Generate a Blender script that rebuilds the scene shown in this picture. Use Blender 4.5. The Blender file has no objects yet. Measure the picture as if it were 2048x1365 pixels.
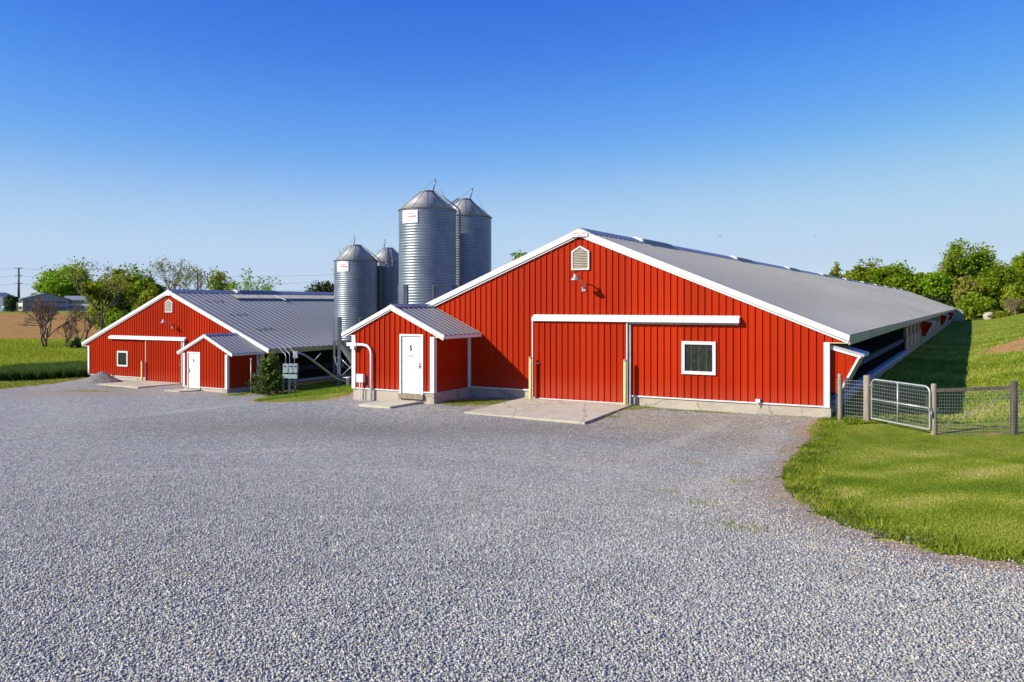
import bpy, math, random
import numpy as np
from mathutils import Vector
R = math.radians
S = bpy.context.scene
COL = S.collection
# ------------------------------------------------------------------ camera, sky, sun, exposure
F, CX, HY, ZC = 1669.0, 1024.0, 608.0, 3.45
cam = bpy.data.objects.new("camera", bpy.data.cameras.new("camera"))
COL.objects.link(cam)
cam.location = (0, 0, ZC)
cam.rotation_euler = (R(90), 0, 0)
cam.data.sensor_width = 36
cam.data.lens = F / 2048 * 36
cam.data.shift_y = -(682.5 - HY) / 2048
cam.data.clip_end = 6000
S.camera = cam
SUN_EL = 29.4
SUN_AZ = (-0.946, -0.325)                       # horizontal direction towards the sun
w = bpy.data.worlds.new("World"); S.world = w; w.use_nodes = True
nt = w.node_tree
bg = nt.nodes["Background"]
sky = nt.nodes.new("ShaderNodeTexSky"); sky.sky_type = 'NISHITA'; sky.sun_disc = False
sky.sun_elevation = R(SUN_EL)
sky.sun_rotation = math.atan2(SUN_AZ[0], SUN_AZ[1])
sky.air_density = 1.0; sky.dust_density = 0.0; sky.ozone_density = 6.0; sky.altitude = 0
hs = nt.nodes.new("ShaderNodeHueSaturation"); hs.inputs['Saturation'].default_value = 1.2; hs.inputs['Hue'].default_value = .52
nt.links.new(sky.outputs[0], hs.inputs['Color'])
def scale_col(src, c):
    n = nt.nodes.new("ShaderNodeMix"); n.data_type = 'RGBA'; n.blend_type = 'MULTIPLY'; n.inputs[0].default_value = 1
    nt.links.new(src, n.inputs[6]); n.inputs[7].default_value = (*c, 1); return n.outputs[2]
# grade of the clear sky: deep blue overhead, pale towards the horizon
cv = nt.nodes.new("ShaderNodeRGBCurve")
for ci, pts in enumerate((((0, 0), (.054, .048), (.102, .122), (.292, .43), (.708, .55), (1, .62)),
                          ((0, 0), (.159, .184), (.258, .35), (.515, .63), (.847, .68), (1, .72)),
                          ((0, 0), (.40, .55), (.63, .74), (.807, .85), (.9, .87), (1, .87)))):
    c = cv.mapping.curves[ci]
    c.points[0].location = pts[0]; c.points[1].location = pts[-1]
    for p_ in pts[1:-1]: c.points.new(*p_)
cv.mapping.update()
nt.links.new(scale_col(hs.outputs[0], (.15, .1425, .165)), cv.inputs['Color'])
nt.links.new(scale_col(cv.outputs[0], (8, 8, 8)), bg.inputs['Color'])
bg.inputs['Strength'].default_value = 0.088
sl = bpy.data.lights.new("sun", 'SUN'); sl.energy = 4.8; sl.angle = R(0.5); sl.color = (1.0, 0.935, 0.79)
so = bpy.data.objects.new("sun", sl); COL.objects.link(so)
ce, se = math.cos(R(SUN_EL)), math.sin(R(SUN_EL))
so.rotation_euler = Vector((SUN_AZ[0] * ce, SUN_AZ[1] * ce, se)).to_track_quat('Z', 'Y').to_euler()
so.location = (-40, -10, 40)
S.view_settings.view_transform = 'Standard'
try: S.view_settings.look = 'None'
except Exception: pass
S.view_settings.exposure = 0.5
S.view_settings.gamma = 1.0

# ------------------------------------------------------------------ coordinates
TH = math.atan2(927, 1669)
DX, DY = math.sin(TH), math.cos(TH)             # into the barns
GX, GY = DY, -DX                                # along the gables, to the right
O5 = (2.3725, 29.1159); B5 = ZC - 3.10          # gable centre and siding base of the two barns
O6 = (-21.943, 53.386); B6 = ZC - 4.83
HW, HR, SL, GE, HEV = 8.2, 5.69, 0.402, 8.78, 1.94  # half width, ridge, slope, eave reach, soffit height
LEN = 158.0

def W(g, d, O=O5): return (O[0] + g * GX + d * DX, O[1] + g * GY + d * DY)
def to_gd(x, y, O=O5):
    x = x - O[0]; y = y - O[1]
    return x * GX + y * GY, x * DX + y * DY
def ss(a, b, x):
    t = np.clip((x - a) / (b - a), 0, 1)
    return t * t * (3 - 2 * t)
def gz(x, y):
    x = np.asarray(x, float); y = np.asarray(y, float)
    g, d = to_gd(x, y)
    z = 1.35 * (1 - ss(3.0, 23, y)) + np.where(y < 3, (3 - y) * 0.03, 0)
    z = z - 0.13 * ss(0.5, -4.0, d)
    z = z - 1.62 * ss(-9, -22, g) * ss(14, 34, y)
    gp = g - HW
    bank = np.maximum(gp - 3.4, 0)
    bank = 0.22 * np.where(bank < 14, bank, 14 + (bank - 14) * 0.3)
    z = z + bank * ss(-9, 14, d) * (1 - 0.8 * ss(230, 420, y))
    z = z + 0.08 * ss(2, 0, gp) * ss(0, 3, d) * ss(-1, 0, gp)
    z = z + 1.15 * ss(120, 460, y) * ss(-20, -60, x)
    z = z + 0.04 * np.sin(x * 0.7 + 1.3) * np.sin(y * 0.53) * ss(0, 4, gp) + 0.02 * np.sin(x * 1.1 + y * .6)
    return z
def at(px, py, Z): return ((px - CX) / F * Z, Z, ZC + (HY - py) / F * Z)
def gpt(px, py, zmax=900):
    """where the ray through a pixel of the photograph meets the ground"""
    k = 2.0
    u, v = (px - CX) / F, (HY - py) / F
    step = 0.25
    while k < zmax:
        if ZC + v * k <= float(gz(u * k, k)): break
        k += step; step = max(0.25, k * 0.01)
    lo, hi = k - step, k
    for _ in range(20):
        m = (lo + hi) / 2
        if ZC + v * m <= float(gz(u * m, m)): hi = m
        else: lo = m
    return (u * hi, hi)

# ------------------------------------------------------------------ mesh helpers
def tag(o, label=None, cat=None, group=None, kind=None):
    if label: o["label"] = label
    if cat: o["category"] = cat
    if group: o["group"] = group
    if kind: o["kind"] = kind
    return o
def thing(name, label, cat, loc=(0, 0, 0), rz=0, group=None):
    o = bpy.data.objects.new(name, None); COL.objects.link(o)
    o.empty_display_size = 0.3
    o.location = loc; o.rotation_euler = (0, 0, rz)
    return tag(o, label, cat, group)
def npmesh(name, V, Fq, mat, parent=None, attr=None, smooth=False):
    """V (n,3), Fq (m,k) all faces with k corners"""
    V = np.asarray(V, np.float32); Fq = np.asarray(Fq, np.int32)
    me = bpy.data.meshes.new(name)
    m, k = Fq.shape
    me.vertices.add(len(V)); me.vertices.foreach_set("co", V.ravel())
    me.loops.add(m * k); me.loops.foreach_set("vertex_index", Fq.ravel())
    me.polygons.add(m); me.polygons.foreach_set("loop_start", np.arange(0, m * k, k, dtype=np.int32))
    if smooth: me.polygons.foreach_set("use_smooth", np.ones(m, bool))
    if attr is not None:
        for an, (dom, vals) in attr.items():
            a = me.attributes.new(an, 'FLOAT', dom); a.data.foreach_set("value", np.asarray(vals, np.float32))
    me.update(calc_edges=True)
    me.materials.append(mat)
    o = bpy.data.objects.new(name, me); COL.objects.link(o)
    if parent: o.parent = parent
    return o
class MB:
    def __init__(s): s.v = []; s.f = []; s.sm = []
    def quad(s, *p, smooth=False):
        n = len(s.v); s.v += [tuple(q) for q in p]; s.f.append(tuple(range(n, n + len(p)))); s.sm.append(smooth)
    def box(s, x0, x1, y0, y1, z0, z1):
        n = len(s.v)
        s.v += [(x0, y0, z0), (x1, y0, z0), (x1, y1, z0), (x0, y1, z0), (x0, y0, z1), (x1, y0, z1), (x1, y1, z1), (x0, y1, z1)]
        for f in ((0, 3, 2, 1), (4, 5, 6, 7), (0, 1, 5, 4), (1, 2, 6, 5), (2, 3, 7, 6), (3, 0, 4, 7)):
            s.f.append(tuple(n + i for i in f)); s.sm.append(False)
        return s
    def prism(s, poly, axis, a0, a1):
        """polygon of (u,v) extruded along axis: 'y' -> (u,a,v), 'x' -> (a,u,v), 'z' -> (u,v,a)"""
        mp = {'y': lambda u, v, a: (u, a, v), 'x': lambda u, v, a: (a, u, v), 'z': lambda u, v, a: (u, v, a)}[axis]
        n = len(s.v); k = len(poly)
        s.v += [mp(u, v, a0) for u, v in poly] + [mp(u, v, a1) for u, v in poly]
        s.f.append(tuple(range(n, n + k))); s.f.append(tuple(range(n + 2 * k - 1, n + k - 1, -1))); s.sm += [False, False]
        for i in range(k):
            j = (i + 1) % k
            s.f.append((n + i, n + j, n + k + j, n + k + i)); s.sm.append(False)
        return s
    def tube(s, pts, r, n=8, cap=True, smooth=True):
        pts = [Vector(p) for p in pts]
        rs = r if isinstance(r, (list, tuple)) else [r] * len(pts)
        base = len(s.v)
        up = None
        for i, p in enumerate(pts):
            t = (pts[min(i + 1, len(pts) - 1)] - pts[max(i - 1, 0)])
            t = t.normalized() if t.length > 1e-9 else Vector((0, 0, 1))
            if up is None:
                up = t.orthogonal().normalized()
            up = (up - t * up.dot(t))
            up = up.normalized() if up.length > 1e-6 else t.orthogonal().normalized()
            b = t.cross(up)
            for k in range(n):
                a = 2 * math.pi * k / n
                q = p + (up * math.cos(a) + b * math.sin(a)) * rs[i]
                s.v.append(tuple(q))
        for i in range(len(pts) - 1):
            for k in range(n):
                k2 = (k + 1) % n
                s.f.append((base + i * n + k, base + i * n + k2, base + (i + 1) * n + k2, base + (i + 1) * n + k)); s.sm.append(smooth)
        if cap:
            s.f.append(tuple(base + k for k in range(n))[::-1]); s.f.append(tuple(base + (len(pts) - 1) * n + k for k in range(n))); s.sm += [False, False]
        return s
    def lathe(s, prof, n=48, smooth=True, cap=False, c=(0, 0)):
        base = len(s.v)
        for r, z in prof:
            for k in range(n):
                a = 2 * math.pi * k / n
                s.v.append((c[0] + r * math.cos(a), c[1] + r * math.sin(a), z))
        for i in range(len(prof) - 1):
            for k in range(n):
                k2 = (k + 1) % n
                s.f.append((base + i * n + k, base + i * n + k2, base + (i + 1) * n + k2, base + (i + 1) * n + k)); s.sm.append(smooth)
        if cap:
            s.f.append(tuple(base + (len(prof) - 1) * n + k for k in range(n))); s.sm.append(False)
        return s
    def beam(s, p, q, wd, ht=None):
        """square bar from p to q"""
        ht = ht or wd
        p, q = Vector(p), Vector(q); t = (q - p).normalized()
        a = t.cross(Vector((0, 0, 1)));
        if a.length < 1e-4: a = Vector((1, 0, 0))
        a.normalize(); b = a.cross(t)
        n = len(s.v)
        for c in (p, q):
            for i, j in ((-1, -1), (1, -1), (1, 1), (-1, 1)):
                s.v.append(tuple(c + a * (wd / 2 * i) + b * (ht / 2 * j)))
        for f in ((0, 1, 2, 3), (7, 6, 5, 4), (0, 4, 5, 1), (1, 5, 6, 2), (2, 6, 7, 3), (3, 7, 4, 0)):
            s.f.append(tuple(n + i for i in f)); s.sm.append(False)
        return s
    def build(s, name, mat, parent=None, bevel=0):
        me = bpy.data.meshes.new(name); me.from_pydata(s.v, [], s.f)
        me.polygons.foreach_set("use_smooth", s.sm)
        me.materials.append(mat); me.update()
        o = bpy.data.objects.new(name, me); COL.objects.link(o)
        if parent: o.parent = parent
        if bevel:
            b = o.modifiers.new("bevel", 'BEVEL'); b.width = bevel; b.segments = 2; b.limit_method = 'ANGLE'
        return o
def text_mesh(name, body, size, mat, parent, loc, rot=(R(90), 0, 0), ext=0.002, bold=0.0, sx=1.0):
    cu = bpy.data.curves.new(name, 'FONT'); cu.body = body; cu.size = size; cu.align_x = 'CENTER'; cu.align_y = 'CENTER'
    cu.extrude = ext; cu.offset = bold; cu.resolution_u = 3
    t = bpy.data.objects.new(name, cu); COL.objects.link(t)
    dg = bpy.context.evaluated_depsgraph_get(); dg.update()
    me = bpy.data.meshes.new_from_object(t.evaluated_get(dg))
    bpy.data.objects.remove(t); bpy.data.curves.remove(cu)
    me.materials.clear(); me.materials.append(mat); me.name = name
    o = bpy.data.objects.new(name, me); COL.objects.link(o)
    o.parent = parent; o.location = loc; o.rotation_euler = rot; o.scale = (sx, 1, 1)
    return o

# ------------------------------------------------------------------ materials
def nodes(name):
    m = bpy.data.materials.new(name); m.use_nodes = True
    t = m.node_tree; return m, t, t.nodes["Principled BSDF"]
def lk(t, a, b): t.links.new(a, b)
def noise(t, scale, detail=4, rough=.55, vec=None, stretch=None):
    n = t.nodes.new("ShaderNodeTexNoise"); n.inputs['Scale'].default_value = scale
    n.inputs['Detail'].default_value = detail; n.inputs['Roughness'].default_value = rough
    if stretch:
        mp = t.nodes.new("ShaderNodeMapping"); mp.inputs['Scale'].default_value = stretch
        lk(t, vec or coord(t), mp.inputs[0]); vec = mp.outputs[0]
    lk(t, vec or coord(t), n.inputs['Vector'])
    return n
def coord(t, kind='Object'):
    for n in t.nodes:
        if n.type == 'TEX_COORD': return n.outputs[kind]
    return t.nodes.new("ShaderNodeTexCoord").outputs[kind]
def ramp(t, fac, stops, interp='LINEAR'):
    r = t.nodes.new("ShaderNodeValToRGB"); r.color_ramp.interpolation = interp
    e = r.color_ramp.elements
    while len(e) < len(stops): e.new(0.5)
    for i, (p, c) in enumerate(stops):
        e[i].position = p; e[i].color = (*c, 1) if len(c) == 3 else c
    lk(t, fac, r.inputs[0]); return r.outputs[0]
def mix(t, fac, a, b, mode='MIX'):
    n = t.nodes.new("ShaderNodeMix"); n.data_type = 'RGBA'; n.blend_type = mode
    for sock, v in ((n.inputs[0], fac), (n.inputs[6], a), (n.inputs[7], b)):
        if hasattr(v, 'is_linked') or hasattr(v, 'links'): lk(t, v, sock)
        elif isinstance(v, (int, float)): sock.default_value = v
        else: sock.default_value = (*v, 1)
    return n.outputs[2]
def math_(t, op, a, b=0.0):
    n = t.nodes.new("ShaderNodeMath"); n.operation = op
    for s_, v in ((n.inputs[0], a), (n.inputs[1], b)):
        if isinstance(v, (int, float)): s_.default_value = v
        else: lk(t, v, s_)
    return n.outputs[0]
def attr_(t, name):
    a = t.nodes.new("ShaderNodeAttribute"); a.attribute_name = name; return a.outputs['Fac']
def bump(t, p, h, strength=.3, dist=.02):
    b = t.nodes.new("ShaderNodeBump"); b.inputs['Strength'].default_value = strength; b.inputs['Distance'].default_value = dist
    lk(t, h, b.inputs['Height']); lk(t, b.outputs[0], p.inputs['Normal'])
def plain(name, col, rough=.5, metal=0., var=.12, scale=3., spec=.5, stretch=None):
    m, t, p = nodes(name)
    n = noise(t, scale, 5, .6, stretch=stretch)
    lo = tuple(c * (1 - var) for c in col); hi = tuple(min(1, c * (1 + var)) for c in col)
    lk(t, ramp(t, n.outputs[0], [(.3, lo), (.7, hi)]), p.inputs['Base Color'])
    p.inputs['Roughness'].default_value = rough; p.inputs['Metallic'].default_value = metal
    p.inputs['Specular IOR Level'].default_value = spec
    return m
def m_red():
    m, t, p = nodes("red_steel")
    n = noise(t, .5, 5, .6, stretch=(1, 1, .25)); n2 = noise(t, 9, 4, .6, stretch=(1.5, 1.5, .25))
    c = ramp(t, n.outputs[0], [(.3, (.365, .018, .0012)), (.7, (.43, .025, .0015))])
    c = mix(t, ramp(t, n2.outputs[0], [(.55, (0, 0, 0)), (.8, (.22, .22, .22))]), c, (.45, .035, .010))
    sx = t.nodes.new("ShaderNodeSeparateXYZ"); lk(t, coord(t), sx.inputs[0])
    wn = t.nodes.new("ShaderNodeTexWhiteNoise"); wn.noise_dimensions = '1D'
    lk(t, math_(t, 'FLOOR', math_(t, 'DIVIDE', sx.outputs[0], .9144)), wn.inputs['W'])
    hv = t.nodes.new("ShaderNodeHueSaturation"); lk(t, c, hv.inputs['Color'])
    lk(t, math_(t, 'ADD', .9, math_(t, 'MULTIPLY', wn.outputs['Value'], .2)), hv.inputs['Value']); c = hv.outputs[0]
    # splash dust low on the sheets
    sp = t.nodes.new("ShaderNodeSeparateXYZ"); lk(t, coord(t), sp.inputs[0])
    low = ramp(t, math_(t, 'ADD', sp.outputs[2], math_(t, 'MULTIPLY', n2.outputs[0], .35)), [(.18, (.5, .5, .5)), (.75, (0, 0, 0))])
    c = mix(t, low, c, (.43, .06, .03))
    lk(t, c, p.inputs['Base Color']); p.inputs['Roughness'].default_value = .45
    p.inputs['Specular IOR Level'].default_value = .10
    return m
def m_roof():
    m, t, p = nodes("roof_steel")
    n = noise(t, .35, 6, .6, stretch=(.6, .12, .6)); n2 = noise(t, 3, 4, .6, stretch=(.25, 2, .25))
    c = ramp(t, n.outputs[0], [(.3, (.235, .232, .215)), (.7, (.30, .295, .275))])
    c = mix(t, ramp(t, n2.outputs[0], [(.5, (0, 0, 0)), (.75, (.35, .35, .35))]), c, (.195, .195, .19))
    lk(t, c, p.inputs['Base Color']); p.inputs['Metallic'].default_value = .0
    p.inputs['Specular IOR Level'].default_value = .3
    lk(t, ramp(t, n2.outputs[0], [(.3, (.42,) * 3), (.7, (.6,) * 3)]), p.inputs['Roughness'])
    return m
def m_bin():
    m, t, p = nodes("galvanised_bin_steel")
    # curved sheets: each ring of sheets about 0.82 m high and each sheet a slightly different tone
    br = t.nodes.new("ShaderNodeTexBrick"); br.inputs['Scale'].default_value = 1
    br.inputs['Brick Width'].default_value = .125; br.inputs['Row Height'].default_value = .82; br.inputs['Mortar Size'].default_value = 0
    br.inputs['Color1'].default_value = (.135, .16, .195, 1); br.inputs['Color2'].default_value = (.24, .27, .31, 1)
    sx = t.nodes.new("ShaderNodeSeparateXYZ"); lk(t, coord(t), sx.inputs[0])
    ang = math_(t, 'DIVIDE', math_(t, 'ARCTAN2', sx.outputs[1], sx.outputs[0]), 6.2832)
    cb = t.nodes.new("ShaderNodeCombineXYZ"); lk(t, ang, cb.inputs[0]); lk(t, sx.outputs[2], cb.inputs[1]); lk(t, cb.outputs[0], br.inputs['Vector'])
    n = noise(t, 2.2, 6, .65)
    c = mix(t, .5, br.outputs[0], ramp(t, n.outputs[0], [(.3, (.135, .16, .195)), (.7, (.24, .27, .31))]))
    lk(t, c, p.inputs['Base Color']); p.inputs['Metallic'].default_value = .6
    lk(t, ramp(t, n.outputs[0], [(.3, (.38,) * 3), (.7, (.5,) * 3)]), p.inputs['Roughness'])
    return m
def m_concrete(name, base, stain):
    m, t, p = nodes(name)
    n = noise(t, 1.4, 8, .65); n2 = noise(t, 28, 5, .7); n3 = noise(t, .8, 5, .7)
    c = ramp(t, n.outputs[0], [(.3, tuple(v * .82 for v in base)), (.7, tuple(v * 1.12 for v in base))])
    c = mix(t, ramp(t, n3.outputs[0], [(.52, (0, 0, 0)), (.72, (.6, .6, .6))]), c, stain)
    c = mix(t, ramp(t, n2.outputs[0], [(.35, (.35,) * 3), (.6, (0, 0, 0))]), c, tuple(v * .55 for v in base))
    v = t.nodes.new("ShaderNodeTexVoronoi"); v.feature = 'DISTANCE_TO_EDGE'; v.inputs['Scale'].default_value = .42
    wv = noise(t, 2.5, 4, .6); ad = t.nodes.new("ShaderNodeVectorMath"); ad.operation = 'ADD'; lk(t, coord(t), ad.inputs[0])
    sc = t.nodes.new("ShaderNodeVectorMath"); sc.operation = 'SCALE'; sc.inputs[3].default_value = .35; lk(t, wv.outputs['Color'], sc.inputs[0]); lk(t, sc.outputs[0], ad.inputs[1]); lk(t, ad.outputs[0], v.inputs['Vector'])
    c = mix(t, ramp(t, v.outputs['Distance'], [(.0, (.75,) * 3), (.012, (0, 0, 0))]), c, tuple(q * .35 for q in base))
    lk(t, c, p.inputs['Base Color']); p.inputs['Roughness'].default_value = .9
    bump(t, p, n2.outputs[0], .25, .01)
    return m
def m_gravel():
    m, t, p = nodes("gravel")
    co = coord(t)
    def vor(s, feat='F1'):
        v = t.nodes.new("ShaderNodeTexVoronoi"); v.inputs['Scale'].default_value = s; v.feature = feat
        lk(t, co, v.inputs['Vector']); return v
    v1 = vor(27); v2 = vor(27, 'DISTANCE_TO_EDGE'); v3 = vor(13)
    bw = t.nodes.new("ShaderNodeRGBToBW"); lk(t, v1.outputs['Color'], bw.inputs[0])
    bw3 = t.nodes.new("ShaderNodeRGBToBW"); lk(t, v3.outputs['Color'], bw3.inputs[0])
    c = ramp(t, bw.outputs[0], [(.12, (.19, .19, .17)), (.4, (.41, .41, .365)), (.62, (.54, .535, .475)), (.8, (.72, .705, .63)), (.92, (.48, .39, .27))])
    c = mix(t, .35, c, ramp(t, bw3.outputs[0], [(.2, (.35, .35, .315)), (.5, (.54, .535, .48)), (.8, (.69, .68, .61))]))
    nb = noise(t, 3.0, 6, .72)
    c = mix(t, .75, c, ramp(t, nb.outputs[0], [(.3, (.55, .55, .56)), (.5, (.95, .95, .97)), (.68, (1.35, 1.34, 1.32))]), 'MULTIPLY')
    gap = ramp(t, v2.outputs['Distance'], [(.0, (0, 0, 0)), (.16, (1, 1, 1))])
    c = mix(t, gap, tuple([.17, .17, .16]), c)
    big = noise(t, .22, 5, .6, stretch=(.55, 1.3, 1))
    fines = noise(t, .5, 7, .7)
    # packed fines, darker damp tracks and brown dirt worked into the stone
    c = mix(t, ramp(t, big.outputs[0], [(.52, (0, 0, 0)), (.68, (.7, .7, .7))]), c, (.33, .325, .27))
    c = mix(t, ramp(t, fines.outputs[0], [(.56, (0, 0, 0)), (.72, (.5, .5, .5))]), c, (.46, .41, .32))
    ed = attr_(t, "edge")
    en = math_(t, 'ADD', ed, math_(t, 'MULTIPLY', math_(t, 'SUBTRACT', fines.outputs[0], .5), 1.6))
    c = mix(t, ramp(t, en, [(.0, (.95,) * 3), (.7, (0, 0, 0))]), c, (.40, .26, .13))
    dt = attr_(t, "dirt")
    dn = math_(t, 'MULTIPLY', dt, ramp(t, nb.outputs[0], [(.3, (.4,) * 3), (.6, (1, 1, 1))]))
    c = mix(t, math_(t, 'MULTIPLY', dn, .85), c, (.36, .28, .165))
    fi = attr_(t, "fines")
    c = mix(t, math_(t, 'MULTIPLY', fi, ramp(t, nb.outputs[0], [(.25, (.55,) * 3), (.6, (1, 1, 1))])), c, (.20, .195, .16))
    wo = attr_(t, "worn")
    c = mix(t, math_(t, 'MULTIPLY', wo, ramp(t, nb.outputs[0], [(.3, (.3,) * 3), (.6, (1, 1, 1))])), c, (.58, .55, .47))
    ng = noise(t, 11, 3, .8); ng2 = noise(t, 28, 2, .8)
    c = mix(t, .8, c, ramp(t, ng.outputs[0], [(.34, (.45, .45, .46)), (.5, (.98, .98, .97)), (.66, (1.5, 1.5, 1.46))]), 'MULTIPLY')
    c = mix(t, .7, c, ramp(t, ng2.outputs[0], [(.34, (.45, .45, .46)), (.5, (.98, .98, .97)), (.66, (1.5, 1.5, 1.46))]), 'MULTIPLY')
    lk(t, c, p.inputs['Base Color']); p.inputs['Roughness'].default_value = .85
    h = math_(t, 'ADD', math_(t, 'MULTIPLY', v2.outputs['Distance'], 2.2), math_(t, 'MULTIPLY', bw.outputs[0], .9))
    bump(t, p, h, .6, .03)
    return m
def m_ground():
    """grass of the whole terrain: mown lawn, bank, meadow; dry and bare patches"""
    m, t, p = nodes("grass_ground")
    n1 = noise(t, .25, 6, .6); n2 = noise(t, 2.2, 6, .7); n3 = noise(t, 30, 4, .75); n4 = noise(t, .6, 5, .65, stretch=(1.6, .35, 1))
    c = ramp(t, n2.outputs[0], [(.28, (.10, .15, .010)), (.5, (.17, .235, .014)), (.72, (.26, .30, .025))])
    c = mix(t, ramp(t, n4.outputs[0], [(.45, (0, 0, 0)), (.75, (.75,) * 3)]), c, (.36, .33, .06))
    c = mix(t, .55, c, ramp(t, n3.outputs[0], [(.3, (.35, .35, .3)), (.5, (1, 1, 1)), (.75, (1.7, 1.6, 1.4))]), 'MULTIPLY')
    ba = attr_(t, "bare")
    bn = ramp(t, math_(t, 'MULTIPLY', ba, math_(t, 'ADD', .35, n2.outputs[0])), [(.42, (0, 0, 0)), (.62, (1, 1, 1))])
    c = mix(t, bn, c, (.50, .26, .11))
    lk(t, c, p.inputs['Base Color']); p.inputs['Roughness'].default_value = .95; p.inputs['Specular IOR Level'].default_value = .1
    bump(t, p, math_(t, 'ADD', n3.outputs[0], n2.outputs[0]), .8, .08)
    return m
def m_soil():
    m, t, p = nodes("ploughed_soil")
    wv = t.nodes.new("ShaderNodeTexWave"); wv.bands_direction = 'X'; wv.inputs['Scale'].default_value = .33; wv.inputs['Distortion'].default_value = .8
    wv.inputs['Detail'].default_value = 3
    mp = t.nodes.new("ShaderNodeMapping"); mp.inputs['Rotation'].default_value = (0, 0, R(25)); lk(t, coord(t), mp.inputs[0]); lk(t, mp.outputs[0], wv.inputs['Vector'])
    n = noise(t, .5, 8, .7)
    c = ramp(t, n.outputs[0], [(.3, (.29, .14, .035)), (.7, (.54, .31, .085))])
    c = mix(t, .7, c, ramp(t, wv.outputs[0], [(.2, (.35, .35, .35)), (.7, (1.1, 1.1, 1.1))]), 'MULTIPLY')
    lk(t, c, p.inputs['Base Color']); p.inputs['Roughness'].default_value = .95; p.inputs['Specular IOR Level'].default_value = .1
    return m
def m_leaf(name, stops, trans=.35):
    m, t, p = nodes(name)
    c = ramp(t, attr_(t, "rnd"), stops)
    oi = t.nodes.new("ShaderNodeObjectInfo")
    h = t.nodes.new("ShaderNodeHueSaturation"); lk(t, c, h.inputs['Color'])
    lk(t, math_(t, 'ADD', .485, math_(t, 'MULTIPLY', oi.outputs['Random'], .03)), h.inputs['Hue'])
    lk(t, math_(t, 'ADD', .85, math_(t, 'MULTIPLY', oi.outputs['Random'], .35)), h.inputs['Value'])
    p.inputs['Roughness'].default_value = .6; p.inputs['Specular IOR Level'].default_value = .25
    lk(t, h.outputs[0], p.inputs['Base Color'])
    tr = t.nodes.new("ShaderNodeBsdfTranslucent"); lk(t, h.outputs[0], tr.inputs['Color'])
    mx = t.nodes.new("ShaderNodeMixShader"); mx.inputs[0].default_value = trans
    lk(t, p.outputs[0], mx.inputs[1]); lk(t, tr.outputs[0], mx.inputs[2])
    lk(t, mx.outputs[0], t.nodes['Material Output'].inputs[0])
    return m
def m_wood(name, lo, hi, sc=6):
    m, t, p = nodes(name)
    n = noise(t, sc, 6, .65, stretch=(2.5, 2.5, .18)); n2 = noise(t, 40, 3, .6, stretch=(1, 1, .1))
    c = ramp(t, n.outputs[0], [(.3, lo), (.7, hi)])
    c = mix(t, .5, c, ramp(t, n2.outputs[0], [(.3, (.5,) * 3), (.6, (1.15,) * 3)]), 'MULTIPLY')
    lk(t, c, p.inputs['Base Color']); p.inputs['Roughness'].default_value = .9
    bump(t, p, n2.outputs[0], .3, .01)
    return m
def m_slat():
    """weathered boards and chicken-house curtain of the long wall"""
    m, t, p = nodes("board_wall")
    sp = t.nodes.new("ShaderNodeSeparateXYZ"); lk(t, coord(t), sp.inputs[0])
    wv = t.nodes.new("ShaderNodeTexWave"); wv.bands_direction = 'Z'; wv.inputs['Scale'].default_value = 3.2; wv.inputs['Distortion'].default_value = .15
    lk(t, coord(t), wv.inputs['Vector'])
    n = noise(t, .6, 6, .65, stretch=(1, .6, 3))
    c = ramp(t, n.outputs[0], [(.3, (.50, .30, .14)), (.7, (.74, .50, .27))])
    c = mix(t, .8, c, ramp(t, wv.outputs[0], [(.03, (.35, .33, .3)), (.2, (1, 1, 1))]), 'MULTIPLY')
    lk(t, c, p.inputs['Base Color']); p.inputs['Roughness'].default_value = .85
    return m
def m_glass():
    m, t, p = nodes("dusty_glass")
    n = noise(t, 5, 6, .7); n2 = noise(t, 40, 3, .7)
    d = math_(t, 'MULTIPLY', n.outputs[0], n2.outputs[0])
    lk(t, ramp(t, d, [(.2, (.012, .015, .011)), (.42, (.045, .052, .038))]), p.inputs['Base Color'])
    lk(t, ramp(t, n.outputs[0], [(.3, (.08,) * 3), (.7, (.3,) * 3)]), p.inputs['Roughness'])
    return m
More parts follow.
